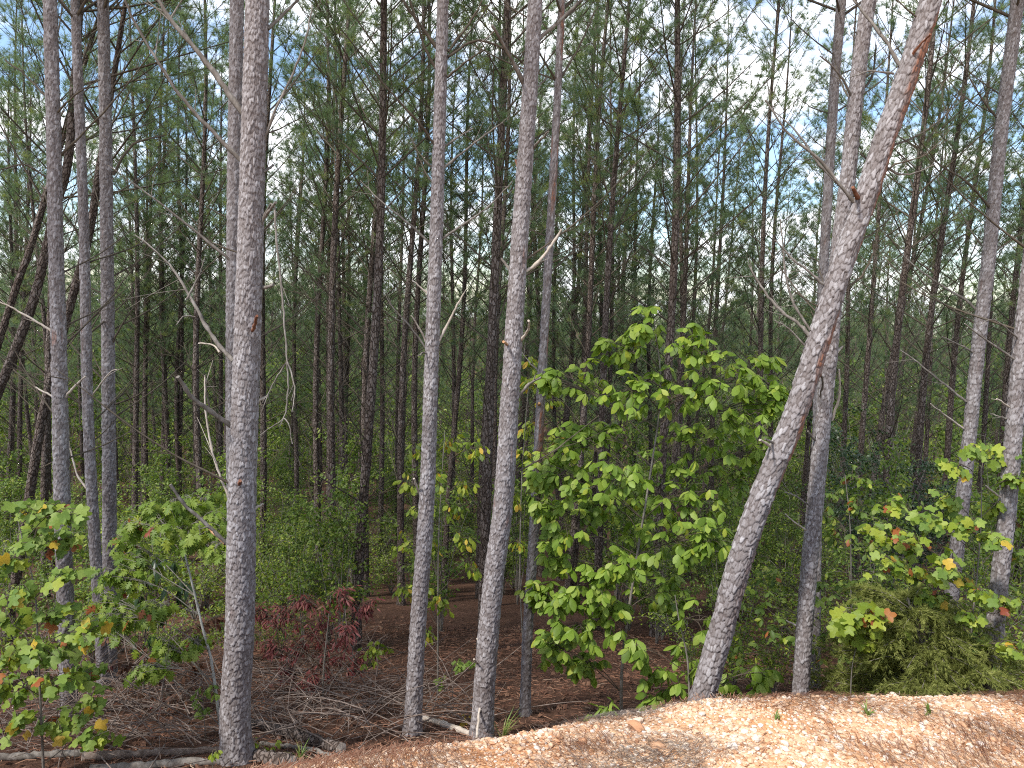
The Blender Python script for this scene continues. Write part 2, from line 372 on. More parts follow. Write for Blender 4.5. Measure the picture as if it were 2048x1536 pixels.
# small gravel
mx = Mix(); n = 17000
x, y = on_bank(n); n = len(x); z = bank_z(x, y); s = np.clip(rng.lognormal(math.log(.0066), .42, n), .003, .017); a = U(0, 6.28, n); tn = U(0, 1, n)
for v in range(6):
    k = np.arange(v, n, 6); V, T = ROCKL[v]
    c, sn = np.cos(a[k])[:, None], np.sin(a[k])[:, None]
    P = np.stack([V[None, :, 0] * c - V[None, :, 1] * sn, V[None, :, 0] * sn + V[None, :, 1] * c, np.broadcast_to(V[None, :, 2], (len(k), len(V)))], -1) * s[k][:, None, None]
    P = P + np.stack([x[k], y[k], z[k] + s[k] * .2], -1)[:, None, :]
    mx.add(P.reshape(-1, 3), (T[None] + (np.arange(len(k)) * len(V))[:, None, None]).reshape(-1, 3), m=0, tint=np.repeat(tn[k], len(T)))
o = link('gravel', mx.mesh('gravel', [M['stone']]), bank, 'stuff')

def strands(x, y, zf, L, wid, lift, ang=None, n=4):
    """curved ribbons lying on a surface"""
    K = len(x); a = U(0, 6.28, K) if ang is None else ang; bend = U(-.9, .9, K); s = np.linspace(-.5, .5, n)
    hd = a[:, None] + bend[:, None] * s[None]
    dx = np.cumsum(np.cos(hd), 1) / n * L[:, None]; dy = np.cumsum(np.sin(hd), 1) / n * L[:, None]
    px = x[:, None] + dx - dx.mean(1, keepdims=True); py = y[:, None] + dy - dy.mean(1, keepdims=True)
    pz = zf(px, py); pz = np.maximum(pz, pz.mean(1, keepdims=True) - .006) + lift[:, None] * (1 - .6 * (2 * s[None]) ** 2 * U(0, 1, K)[:, None])
    ox, oy = -np.sin(hd) * wid[:, None] / 2, np.cos(hd) * wid[:, None] / 2
    A = np.stack([px + ox, py + oy, pz], -1); B = np.stack([px - ox, py - oy, pz + wid[:, None] * .5], -1)
    V = np.stack([A, B], 2).reshape(-1, 3)
    i = np.arange(n - 1); q = np.stack([2 * i, 2 * i + 1, 2 * i + 3, 2 * i + 2], -1)
    Q = (q[None] + (np.arange(K) * 2 * n)[:, None, None]).reshape(-1, 4); return V, Q, n - 1
mx = Mix()
n = 44000; x, y = on_bank(n); dens = fbm(x * 2.2, y * 3.5, 4, 51) + .25 * fbm(x * .9, y * .9, 2, 55)
k = (U(-.15, .24, len(x)) < dens) & (U(0, 1, len(x)) < np.clip(.45 + (x + .6) * .45, .4, 1)); x, y = x[k], y[k]
dirf = fbm(x * 1.2, y * 1.2, 2, 57) * 7 + U(-.7, .7, len(x)); grey = (fbm(x * 1.6, y * 1.6, 3, 61) + U(-.08, .08, len(x))) > .10
for gsel, m in ((~grey, 0), (grey, 1)):
    K = int(gsel.sum()); V, Q, r_ = strands(x[gsel], y[gsel], bank_z, U(.05, .17, K), U(.0012, .0024, K), U(.008, .026, K), dirf[gsel])
    mx.add(V, Q=Q, m=m, tint=np.repeat(U(0, 1, K), r_))
tag(link('pine_straw', mx.mesh('pine_straw', [M['straw'], M['greystraw']]), kind='stuff'), 'brown pine straw lying loose over the orange gravel bank', 'pine straw')

# forest floor litter: needle mats and dry leaves
mx = Mix(); n = 26000
x = U(-9, 9, n); y = U(5.2, 15, n); k = np.abs(x) < y * .8 + 1; x, y = x[k], y[k]
V, Q, r_ = strands(x, y, H, U(.10, .28, len(x)), U(.003, .007, len(x)), U(.004, .03, len(x)), n=3)
mx.add(V, Q=Q, m=0, tint=np.repeat(U(0, .8, len(x)), r_))
n = 6000; x = U(-9, 9, n); y = U(5.2, 16, n)
V, Q, r_ = strands(x, y, H, U(.05, .10, n), U(.03, .06, n), U(.005, .03, n), n=3)
mx.add(V, Q=Q, m=1, tint=np.repeat(U(0, 1, n), r_))
tag(link('forest_litter', mx.mesh('forest_litter', [M['straw'], M['brownleaf']]), kind='stuff'), 'fallen brown needles and dry leaves covering the forest floor', 'litter')

# ------------------------------------------------------------------ pine trees
def tufts(P, D, nn, L, wid, rs, spread=(.35, 1.25)):
    """needle bursts: P (K,3), D (K,3)"""
    K = len(P); D = nrm(D); ref = np.where(np.abs(D[:, 2:3]) > .9, np.array([[1., 0, 0]]), np.array([[0, 0, 1.]]))
    u = nrm(np.cross(D, ref)); w = np.cross(D, u)
    a = rs.uniform(0, 6.283, (K, nn, 1)); sp = rs.uniform(spread[0], spread[1], (K, nn, 1)); off = rs.uniform(-.5, .35, (K, nn, 1)) * L * .5
    rd = np.cos(a) * u[:, None] + np.sin(a) * w[:, None]
    d = np.cos(sp) * D[:, None] + np.sin(sp) * rd; d[..., 2] -= rs.uniform(0, .22, (K, nn))
    d = nrm(d); b = P[:, None] + D[:, None] * off; ln = L * rs.uniform(.7, 1.15, (K, nn, 1))
    sd = nrm(np.cross(d, rs.normal(size=(K, nn, 3)))) * wid / 2
    V = np.stack([b + sd, b - sd, b + d * ln], 2).reshape(-1, 3)
    return V, np.arange(K * nn * 3).reshape(-1, 3)

def whorl_branches(rs, z0, z1, cb, Ht, rz, density=1.0):
    """returns lists of (start z, azimuth, length, elev, live)"""
    out = []; z = z0
    while z < z1:
        live = z > cb; nb = rs.integers(2, 5) if live else rs.integers(2, 6)
        a0 = rs.uniform(0, 6.28)
        for k in range(nb):
            if not live and rs.uniform() > density: continue
            az = a0 + k * 6.283 / nb + rs.uniform(-.4, .4); zz = z + rs.uniform(-.08, .08)
            if live:
                u = (z - cb) / (Ht - cb); L = (2.3 * (1 - u) ** .7 + .35) * rs.uniform(.7, 1.2); el = rs.uniform(.45, .85) + .25 * u
            else:
                u = z / cb; L = rs.choice([.12, .6, 1.2, 1.8], p=[.2, .2, .33, .27]) * rs.uniform(.7, 1.3) * (.55 + .6 * u); el = rs.uniform(.4, .95)
            out.append((zz, az, L, el, live))
        z += rs.uniform(.42, .75)
    return out
def build_branches(rs, specs, axis, rz):
    """-> dead Mix pieces (P,R), live crown pieces"""
    dP, dR, lP, lR, tP, tD = [], [], [], [], [], []
    def br(p0, d, L, curl, n=5):
        s = np.linspace(0, 1, n)[:, None]; side = nrm(np.cross(d, [0, 0, 1.])) * rs.uniform(-.12, .12) * L
        return p0 + d * L * s + np.array([0, 0, curl * L]) * s ** 2 + side * s * s
    for (z, az, L, el, live) in specs:
        d = np.array([math.cos(az) * math.cos(el), math.sin(az) * math.cos(el), math.sin(el)]); p0 = axis(z)
        if not live:
            c = br(p0, d, L, rs.uniform(-.12, .18)); r0 = .005 + .0045 * L + rs.uniform(0, .003); dP.append(c); dR.append(np.linspace(r0, r0 * .45 if L > .3 else r0 * .8, 5))
            if L > .45:
                for k in range(rs.integers(2, 7)):
                    t = rs.uniform(.3, .95); i = int(t * 4); b = c[i] + (c[min(i + 1, 4)] - c[i]) * (t * 4 - i)
                    d2 = nrm(d + rs.normal(0, .55, 3)); L2 = L * rs.uniform(.15, .45); c2 = br(b, d2, L2, rs.uniform(-.2, .2)); dP.append(c2); dR.append(np.linspace(r0 * .45, .0025, 5))
        else:
            c = br(p0, d, L, rs.uniform(.0, .22)); r0 = .005 + .0055 * L; lP.append(c); lR.append(np.linspace(r0, .005, 5))
            tP.append(c[-1]); tD.append(c[-1] - c[-2])
            ns = int(3 + 2.8 * L)
            for k in range(ns):
                t = rs.uniform(.32, 1.0); i = min(int(t * 4), 3); b = c[i] + (c[i + 1] - c[i]) * (t * 4 - i)
                d2 = nrm(d * 1.0 + rs.normal(0, .6, 3) + [0, 0, .15]); L2 = rs.uniform(.18, .6) * (1.15 - .5 * t) * (.6 + .25 * L)
                c2 = br(b, d2, L2, .15); lP.append(c2); lR.append(np.linspace(.0055, .0035, 5))
                tP.append(c2[-1]); tD.append(c2[-1] - c2[-2])
                if L2 > .25: tP.append(c2[3]); tD.append(c2[-1] - c2[-2] + rs.normal(0, .03, 3))
    return dP, dR, lP, lR, np.array(tP), np.array(tD)

def crown_mesh(rs, name, lP, lR, tP, tD, nn=34, L=.19, wid=.0068):
    mx = Mix()
    if lP:
        V, Q = tubes(np.array(lP), np.array(lR), 4); mx.add(V, Q=Q, m=0, smooth=True)
    V, T = tufts(tP, tD, nn, L, wid, rs)
    mx.add(V, T, m=1, tint=np.repeat(rs.uniform(0, .97, len(tP)) ** 1.15, nn))
    return mx.mesh(name, [M['twig'], M['needle']])

NVAR = 7
VAR = []
for v in range(NVAR):
    rs = np.random.default_rng(100 + v); Ht = rs.uniform(17.5, 20.5); cb = rs.uniform(6.6, 8.6) if v < 4 else rs.uniform(4.2, 6.0)
    ph = rs.uniform(0, 6.28, 4); am = rs.uniform(.03, .11)
    axis = lambda z, ph=ph, am=am: np.array([am * (math.sin(z * .45 + ph[0]) - math.sin(ph[0])), am * (math.sin(z * .38 + ph[1]) - math.sin(ph[1])), z])
    r0 = .092
    rz = lambda z, Ht=Ht: r0 * (max(1 - z / Ht, 0) ** .75) + .006 + .03 * math.exp(-z / .22)
    zz = np.concatenate([[-.3, 0, .12, .3, .6], np.linspace(1, Ht, 44)])
    P = np.array([axis(z) for z in zz]); R = np.array([rz(max(z, 0)) for z in zz])
    R = R * (1 + .07 * np.sin(np.arange(len(R)) * 2.4 + v))
    mx = Mix(); V, Q = tubes(P[None], R[None], 12); mx.add(V, Q=Q, m=0, smooth=True)
    dP, dR, lP, lR, tP, tD = build_branches(rs, whorl_branches(rs, 1.9, Ht - .25, cb, Ht, rz, .85), axis, rz)
    # a few scaly knots along the trunk are part of the tubes; dead limbs join the trunk mesh
    V, Q = tubes(np.array(dP), np.array(dR), 4); mx.add(V, Q=Q, m=1, smooth=True)
    # leader tufts
    VAR.append((mx.mesh('trunk', [M['bark'], M['twig']]), crown_mesh(rs, 'crown', lP, lR, tP, tD), Ht, cb))

def basis_to(d, spin=0.0):
    d = Vector(d).normalized(); q = Vector((0, 0, 1)).rotation_difference(d); return q.to_matrix() @ Matrix.Rotation(spin, 3, 'Z')
def place_pine(base, d, v, scale, label, group, spin=None):
    t = thing('pine_tree', label, 'tree', base, group, basis_to(d, U(0, 6.28) if spin is None else spin)); t.scale = (scale,) * 3
    link('trunk', VAR[v][0], t); link('crown', VAR[v][1], t)
    return t

# --- front pines: own trunk shape, plated bark, single branches
def plates(thr, s, nc, ch, seed):
    """jittered-grid Voronoi wrapped round the trunk; thr = angle/2pi, s = height"""
    u = thr * nc; v = s / ch; iu, iv = np.floor(u), np.floor(v)
    f1 = np.full(u.shape, 9.); f2 = np.full(u.shape, 9.); pid = np.zeros(u.shape); dyv = np.zeros(u.shape)
    for di in (-1, 0, 1):
        for dj in (-1, 0, 1):
            ci, cj = iu + di, iv + dj; wi = np.mod(ci, nc)
            qx = ci + .5 + .42 * (hsh(wi, cj, seed) - .5) * 2 + .25 * np.mod(cj, 2); qy = cj + .5 + .42 * (hsh(wi, cj, seed + 5) - .5) * 2
            ex, ey = u - qx, v - qy; d = np.abs(ex) ** 1.6 + np.abs(ey) ** 1.6
            k = d < f1; f2 = np.where(k, f1, np.minimum(f2, d)); pid = np.where(k, hsh(wi, cj, seed + 9), pid); dyv = np.where(k, ey, dyv); f1 = np.where(k, d, f1)
    return f2 - f1, pid, dyv
def hero_trunk(local, radii, fine_z, sides, dz, seed, red=0.0, red_dir=0.0, depthmul=1.0, mat='hero_bark', cell=(.023, .056)):
    """local: axis points (n,3) up the trunk, radii (n,)"""
    d = np.concatenate([[0], np.cumsum(np.linalg.norm(np.diff(local, axis=0), axis=1))])
    s = np.concatenate([np.arange(0, fine_z, dz), np.arange(fine_z, d[-1] - .2, .14), [d[-1]]])
    C = np.stack([np.interp(s, d, local[:, k]) for k in range(3)], -1); R = np.interp(s, d, radii)
    th = np.arange(sides) / sides; TH, SS = np.meshgrid(th, s); r0 = radii[len(radii) // 4]
    nc = max(8, int(round(2 * np.pi * r0 / cell[0])))
    wob = fbm(np.cos(TH * 6.283) * 3 + 9, np.sin(TH * 6.283) * 3 + SS * 9, 3, seed)
    e1, id1, dy1 = plates(np.mod(TH + wob * .6 / nc, 1.0), SS + wob * .045, nc, cell[1], seed)
    e = np.clip(e1 / .26, 0, 1); e = e * e * (3 - 2 * e)
    disp = (.0050 * e + .007 * (id1 - .5) - .005 * dy1) * depthmul
    lump = .03 * fbm(np.cos(TH * 6.283) * 1.2 + SS * .9 + 40, np.sin(TH * 6.283) * 1.2 + seed, 3, seed + 2) * np.clip(R / .1, .3, 1)[:, None]
    far = (SS > fine_z); disp = np.where(far, 0, disp)
    rr = R[:, None] * (1 + lump * 2.2) + disp
    V = C[:, None, :] + rr[..., None] * np.stack([np.cos(TH * 6.283), np.sin(TH * 6.283), np.zeros_like(TH)], -1)
    n, i = len(s), np.arange(len(s) - 1)[:, None]; j = np.arange(sides)[None]; j2 = (j + 1) % sides
    Q = np.stack([i * sides + j, i * sides + j2, (i + 1) * sides + j2, (i + 1) * sides + j], -1).reshape(-1, 4)
    rmask = np.clip((fbm(TH * 5, SS * 1.8, 4, seed + 70) - (.10 - .34 * red * (np.cos((TH * 6.283) - red_dir)))) * 9, 0, 1) * np.clip(SS / 2.2 - .6, 0, 1)
    rmask = np.where(red > 0, rmask, np.clip((fbm(TH * 7, SS * 2.2, 3, seed + 71) - .27) * 8, 0, .6))
    rmask = rmask * (.45 + .55 * (id1 > .35))
    return mesh('trunk', V.reshape(-1, 3), Q=Q, mats=[M[mat]], smooth=True, pattr={'plate': np.where(far, .5, id1).ravel(), 'crack': np.where(far, .8, e).ravel(), 'red': rmask.ravel()})

def branch_part(root, inv, base, pts3, r0, r1, mat, name='branch', twigs=0, rs=None, sides=7, subs=()):
    mx = Mix(); c = curve_pts(pts3, max(8, 4 * len(pts3)))
    c = c + rs.normal(0, .0025, c.shape); rr = np.linspace(r0, r1, len(c)) * (1 + .10 * rs.normal(size=len(c)))
    V, Q = tubes(c[None], rr[None], sides); mx.add(V, Q=Q, smooth=True)
    mx.add(V[-sides:], T=[[0, k, k + 1] for k in range(1, sides - 1)])
    L = np.linalg.norm(c[-1] - c[0])
    tp, tr = [], []
    for k in range(twigs):
        i = rs.integers(len(c) // 4, len(c) - 1); d = nrm(nrm(c[i] - c[i - 1]) + rs.normal(0, .6, 3)); l = rs.uniform(.08, .32) * (L + .15)
        s = np.linspace(0, 1, 5)[:, None]; tp.append(c[i] + d * l * s + np.array([0, 0, rs.uniform(-.15, .25) * l]) * s * s); tr.append(np.linspace(max(r1 * .6, .0028), .0018, 5))
    if tp: V, Q = tubes(np.array(tp), np.array(tr), 4); mx.add(V, Q=Q, smooth=True)
    me = mx.mesh(name, [mat]); co = np.zeros(len(me.vertices) * 3, np.float32); me.vertices.foreach_get('co', co); co = co.reshape(-1, 3)
    co = (co - base) @ inv; me.vertices.foreach_set('co', co.astype(np.float32).ravel()); me.update()
    return link(name, me, root)

def front_pine(pts, d, w, label, branches=(), sides=56, dz=.016, red=0.0, red_dir=0.0, crownv=0, total=18.5, group='pines along the front edge of the wood', auto=6, seed=1, cstart=8.2, dmul=1.0, dtop=None, mat='hero_bark', cell=(.023, .056)):
    """pts: pixel path of the trunk axis from low to high; w: (px width low, px width high)"""
    rs = np.random.default_rng(500 + seed)
    dtop = d if dtop is None else dtop
    P = [at(px, py, d + (dtop - d) * k / max(len(pts) - 1, 1)) for k, (px, py) in enumerate(pts)]
    rads = [w[0] / 2 * pix2m(P[0]), w[1] / 2 * pix2m(P[-1])]
    low = nrm(P[1] - P[0]); k = 0
    if P[0][2] > H(P[0][0], P[0][1]):
        q = P[0].copy()
        while q[2] > H(q[0], q[1]) and k < 600: q = q - low * .02; k += 1
        P.insert(0, q)
    else:
        while P[0][2] < H(P[0][0], P[0][1]) and k < 300: P[0] = P[0] + low * .02; k += 1
    base = np.array(P[0]); hi = nrm(P[-1] - P[-2])
    hi = nrm(hi + np.array([0, 0, .35])) if red else hi
    lenv = sum(np.linalg.norm(P[i + 1] - P[i]) for i in range(len(P) - 1)); rest = max(total - lenv, 4.0)
    P.append(P[-1] + hi * rest)
    axis_d = nrm(P[-2] - P[0]); B = basis_to(axis_d); inv = np.array(B)        # world -> local : (p-base) @ B
    root = thing('pine_tree', label, 'tree', base, group, B)
    c1 = curve_pts(P[:-1], 40); c = np.vstack([base - axis_d * .25, c1, P[-1]])
    L1 = (c1 - base) @ inv
    dd = np.concatenate([[0], np.cumsum(np.linalg.norm(np.diff(c1, axis=0), axis=1))])
    r = rads[0] + (rads[1] - rads[0]) * dd / dd[-1]; r = r * (1 + .22 * np.exp(-dd / .16))
    local = (c - base) @ inv; radii = np.concatenate([[r[0] * 1.05], r, [.012]])
    me = hero_trunk(local, radii, dd[-1] + .25, sides, dz, seed * 13 + 3, red, red_dir, dmul, mat, cell); trunk = link('trunk', me, root)
    for bspec in branches:
        pp, w0, w1, bmat_ = bspec[:4]; tw = bspec[4] if len(bspec) > 4 else 2
        dz_ = np.linspace(0, rs.uniform(-.5, .35) * min(1, len(pp) * .3), len(pp))
        p3 = [at(px, py, d + z) for (px, py), z in zip(pp, dz_)]
        k = pix2m(p3[0]); branch_part(trunk, inv, base, p3, w0 / 2 * k * .88, w1 / 2 * k * .8, M[bmat_], 'branch', tw, rs)
    # unspecified dead limbs higher up and at the back
    for k in range(auto):
        z = rs.uniform(.38, 1.0) * dd[-1]; i = np.searchsorted(dd, z) - 1; p0 = c1[i]; az = rs.uniform(-.3, 3.45); el = rs.uniform(.35, .85); l = rs.choice([.15, .5, 1.2, 1.8])
        dv_ = np.array([math.cos(az) * math.cos(el), math.sin(az) * math.cos(el), math.sin(el)])
        p3 = [p0, p0 + dv_ * l * .5 + [0, 0, -.02 * l], p0 + dv_ * l + [0, 0, .06 * l]]
        branch_part(trunk, inv, base, p3, .007 + .003 * l, .003, M['twig'], 'branch', int(3 + 3 * l), rs)
    # crown from above the broken lower limbs
    crs = np.random.default_rng(900 + seed); Lc0 = max(cstart, dd[-1] * .98); end = np.linalg.norm(P[-1] - base); up = (P[-1] - P[-2]); A0 = P[-2]
    L0 = dd[-1]
    def ax(z): return ((A0 + nrm(up) * (z - L0)) - base) @ inv
    specs = whorl_branches(crs, Lc0, L0 + rest - .25, Lc0 - .1, L0 + rest, None)
    _, _, lP, lR, tP, tD = build_branches(crs, specs, ax, None)
    link('crown', crown_mesh(crs, 'crown', lP, lR, tP, tD, 26), root)
    return root

FR = []
front_pine([(476, 1536), (470, 1420), (480, 1250), (484, 1000), (494, 700), (503, 400), (515, 0)], 6.5, (56, 43),
    'thick pale barked pine with broken dead limbs, standing over the brush and logs',
    [([(466, 722), (430, 680), (395, 620), (370, 575), (340, 530), (298, 490), (270, 470)], 11, 3, 'dead', 5),
     ([(374, 598), (385, 575), (398, 550), (410, 515)], 5, 2, 'dead', 2),
     ([(440, 705), (425, 690), (397, 686)], 5, 3, 'pale', 0),
     ([(390, 634), (370, 632), (352, 650)], 4, 2, 'dead', 1),
     ([(462, 852), (425, 825), (385, 795), (355, 752)], 12, 9, 'dead', 0),
     ([(460, 1000), (440, 950), (425, 905), (415, 850), (410, 800), (411, 750)], 6, 4, 'pale', 4),
     ([(418, 815), (413, 780), (411, 748)], 4, 2, 'dead', 2),
     ([(458, 1092), (420, 1055), (370, 1010), (340, 968)], 10, 7, 'dead', 1),
     ([(450, 1086), (435, 1072), (420, 1058)], 9, 8, 'fresh', 0),
     ([(482, 322), (430, 268), (372, 205), (328, 143), (273, 51), (250, 0)], 10, 5, 'dead', 4),
     ([(487, 229), (427, 143), (386, 92), (338, 34), (304, -20)], 14, 9, 'dead', 4),
     ([(460, 520), (376, 451), (290, 383), (215, 330)], 7, 2, 'dead', 5),
     ([(535, 58), (565, 30), (610, -15)], 9, 6, 'dead', 3),
     ([(524, 440), (540, 420), (552, 404)], 8, 6, 'dead', 0),
     ([(526, 344), (547, 331)], 8, 6, 'dead', 0),
     ([(528, 282), (554, 212), (588, 143), (612, 75), (625, 10)], 7, 3, 'dead', 5),
     ([(520, 455), (535, 420), (548, 410), (553, 480), (564, 589), (570, 660), (574, 722)], 6, 4, 'dead', 3),
     ([(574, 722), (560, 745), (543, 773), (526, 814)], 4, 2, 'dead', 3),
     ([(574, 722), (588, 767), (588, 800), (584, 825)], 4, 2, 'dead', 2),
     ([(574, 722), (576, 780), (567, 835), (540, 855), (520, 870)], 4, 2, 'dead', 2),
     ([(567, 835), (578, 850), (585, 888)], 3, 2, 'dead', 1),
     ([(504, 668), (509, 650), (514, 632)], 9, 6, 'reddish', 0),
     ([(528, 576), (546, 570)], 9, 7, 'dead', 0), ([(512, 804), (535, 792)], 7, 5, 'pale', 0), ([(508, 1018), (525, 1008)], 7, 6, 'pale', 0),
     ([(478, 972), (480, 962)], 10, 7, 'reddish', 0), ([(510, 342), (505, 315)], 8, 5, 'reddish', 0), ([(518, 222), (535, 190)], 7, 4, 'reddish', 0), ([(466, 1290), (468, 1282)], 9, 7, 'reddish', 0)],
    sides=112, dz=.0095, seed=1, auto=5)
front_pine([(470, 1150), (467, 950), (466, 700), (468, 400), (474, 0)], 8.2, (27, 25), 'grey pine half hidden directly behind the thick pale barked pine', sides=50, dz=.015, seed=2, auto=12)
front_pine([(823, 1500), (836, 1250), (853, 1010), (864, 700), (873, 450), (886, 0)], 7.55, (32, 21),
    'slim straight grey pine with arching dark upper limbs, beside a broken pale log',
    [([(852, 682), (838, 655), (822, 630)], 5, 3, 'pale', 1), ([(878, 682), (905, 630), (918, 605), (928, 586)], 6, 4, 'pale', 1), ([(858, 712), (848, 705), (836, 712)], 5, 3, 'dead', 1),
     ([(838, 985), (828, 957)], 6, 4, 'pale', 0), ([(853, 700), (830, 665), (790, 620), (770, 590)], 5, 2, 'dead', 5),
     ([(880, 104), (844, 55), (810, 7), (795, -20)], 9, 6, 'twig', 3), ([(896, 114), (940, 85), (974, 84), (1022, 106), (1060, 140)], 7, 4, 'twig', 6),
     ([(896, 103), (940, 44), (964, 0)], 6, 4, 'twig', 3), ([(880, 152), (851, 99), (834, 44), (820, 0)], 7, 4, 'twig', 4), ([(894, 156), (930, 125), (970, 99)], 6, 3, 'twig', 4),
     ([(884, 296), (915, 275), (947, 256)], 5, 3, 'dead', 2), ([(874, 296), (845, 255), (813, 219), (765, 164), (738, 120)], 7, 3, 'twig', 6), ([(884, 338), (925, 305), (970, 270), (1005, 245)], 6, 3, 'dead', 4),
     ([(880, 480), (925, 450), (977, 413), (1025, 362)], 6, 3, 'dead', 4), ([(868, 495), (820, 450), (760, 400), (720, 360)], 6, 2, 'dead', 6), ([(860, 590), (830, 565), (825, 560)], 5, 3, 'pale', 0)],
    sides=80, dz=.0105, seed=3, auto=7)
front_pine([(963, 1480), (972, 1330), (988, 1150), (1006, 1010), (1022, 760), (1038, 500), (1056, 240), (1071, 0)], 7.45, (42, 27),
    'grey pine with a split scar at its foot and short broken stubs',
    [([(1047, 166), (1015, 103), (984, 51)], 11, 7, 'dead', 1), ([(1080, 77), (1117, 44), (1162, 0)], 9, 6, 'dead', 4), ([(1070, 180), (1092, 157)], 6, 4, 'dead', 0),
     ([(1066, 296), (1097, 263)], 7, 5, 'dead', 0), ([(1052, 543), (1076, 525), (1100, 495), (1124, 458)], 8, 6, 'pale', 1), ([(1024, 546), (1003, 517)], 8, 6, 'dead', 0),
     ([(1040, 683), (1056, 660), (1058, 640)], 8, 5, 'pale', 1), ([(1034, 796), (1059, 767), (1082, 755)], 9, 5, 'dead', 2), ([(1018, 692), (1008, 684)], 7, 6, 'fresh', 0),
     ([(962, 1290), (953, 1276)], 6, 4, 'pale', 0), ([(955, 1330), (948, 1318)], 5, 4, 'pale', 0), ([(1040, 362), (1032, 320)], 8, 5, 'reddish', 0), ([(962, 1395), (957, 1440), (953, 1478)], 5, 7, 'pale', 0)],
    sides=88, dz=.0105, seed=4, auto=9)
front_pine([(1395, 1425), (1432, 1300), (1478, 1130), (1525, 990), (1590, 830), (1640, 670), (1690, 510), (1727, 410), (1765, 290), (1813, 154), (1862, 0)], 6.75, (46, 38),
    'big leaning pine with flaking red and grey bark plates at the gravel bank',
    [([(1622, 676), (1601, 650), (1567, 626), (1539, 596), (1515, 561), (1498, 531)], 9, 4, 'dead', 6), ([(1620, 660), (1601, 630), (1584, 600), (1570, 544), (1567, 500), (1560, 440)], 7, 3, 'dead', 6),
     ([(1608, 690), (1575, 655), (1548, 640)], 5, 2, 'dead', 4), ([(1645, 568), (1615, 541), (1584, 517), (1550, 480)], 7, 3, 'dead', 6), ([(1686, 578), (1717, 558), (1741, 520), (1748, 480)], 6, 3, 'twig', 3),
     ([(1540, 892), (1519, 880)], 9, 6, 'pale', 0), ([(1545, 885), (1530, 878)], 6, 4, 'dead', 0), ([(1628, 726), (1640, 745), (1646, 765), (1640, 795)], 6, 4, 'twig', 0),
     ([(1712, 408), (1680, 370), (1640, 320), (1580, 270), (1530, 200)], 9, 4, 'dead', 7), ([(1800, 130), (1770, 80), (1730, 30), (1700, -10)], 9, 5, 'dead', 3), ([(1787, 148), (1740, 142), (1700, 155)], 5, 3, 'dead', 3),
     ([(1808, 130), (1840, 90), (1862, 68)], 7, 4, 'reddish', 0), ([(1717, 400), (1706, 375)], 12, 8, 'reddish', 0), ([(1765, 330), (1810, 350), (1870, 330)], 6, 2, 'dead', 5), ([(1690, 490), (1740, 470), (1800, 420)], 6, 2, 'twig', 5),
     ([(1740, 370), (1790, 330), (1850, 310), (1900, 260)], 6, 2, 'twig', 5)],
    sides=88, dz=.0115, red=1.0, red_dir=0.15, seed=5, auto=3, total=14, dmul=1.5, cell=(.033, .078))
front_pine([(1600, 1400), (1613, 1200), (1629, 1020), (1645, 850), (1660, 700), (1676, 512), (1697, 342), (1710, 205), (1727, 68), (1738, 0)], 7.3, (31, 26),
    'straight grey pine crossing behind the big leaning pine',
    [([(1664, 840), (1677, 800), (1679, 770), (1678, 739)], 6, 4, 'pale', 1), ([(1674, 705), (1684, 693)], 6, 4, 'pale', 0), ([(1634, 885), (1615, 862)], 7, 4, 'dead', 1), ([(1625, 1015), (1591, 992), (1570, 985)], 5, 3, 'dead', 3),
     ([(1618, 1064), (1590, 1045), (1570, 1028)], 5, 3, 'pale', 1), ([(1602, 1256), (1572, 1241)], 5, 4, 'pale', 0), ([(1690, 380), (1640, 330), (1590, 260), (1545, 220)], 7, 3, 'dead', 7), ([(1706, 200), (1680, 150), (1640, 110)], 6, 3, 'dead', 4),
     ([(1725, 180), (1745, 150), (1752, 90)], 6, 4, 'twig', 2)],
    sides=72, dz=.0115, seed=6, auto=7)
front_pine([(1634, 1000), (1636, 800), (1644, 600), (1656, 376), (1669, 171), (1683, 0)], 10.5, (18, 17), 'brown barked pine close behind the two crossing front pines', sides=36, dz=.024, seed=7, auto=14, cstart=7.2)
front_pine([(1890, 1300), (1910, 1130), (1930, 960), (1956, 700), (1978, 512), (1997, 308), (2018, 137), (2035, 0)], 9.3, (25, 22),
    'grey pine behind lobed saplings with long bare limbs slanting up',
    [([(1963, 628), (1929, 599), (1895, 579), (1844, 544), (1800, 505)], 7, 3, 'dead', 6), ([(1950, 707), (1920, 690), (1885, 674)], 5, 3, 'dead', 3), ([(1932, 803), (1878, 760), (1827, 719), (1800, 700)], 6, 3, 'dead', 5),
     ([(1926, 857), (1890, 830), (1861, 808)], 5, 3, 'pale', 2), ([(1985, 420), (1930, 360), (1880, 330), (1830, 270)], 6, 2, 'twig', 7), ([(2005, 250), (1960, 190), (1920, 120)], 6, 2, 'twig', 7)],
    sides=56, dz=.014, seed=8, auto=12, cstart=7.4)
front_pine([(1980, 1372), (1995, 1200), (2016, 1000), (2040, 720), (2075, 400), (2110, 0)], 7.1, (31, 26),
    'pine beside the olive juniper, its lower trunk bare and grey',
    [([(2032, 721), (1980, 685), (1929, 647)], 6, 3, 'dead', 4), ([(2020, 815), (1994, 797)], 5, 3, 'pale', 1), ([(2015, 838), (1982, 828)], 4, 3, 'dead', 1), ([(2000, 995), (1972, 972)], 5, 4, 'pale', 0), ([(2040, 680), (1990, 640), (1960, 650)], 4, 2, 'dead', 3)],
    sides=64, dz=.012, seed=9, auto=4)
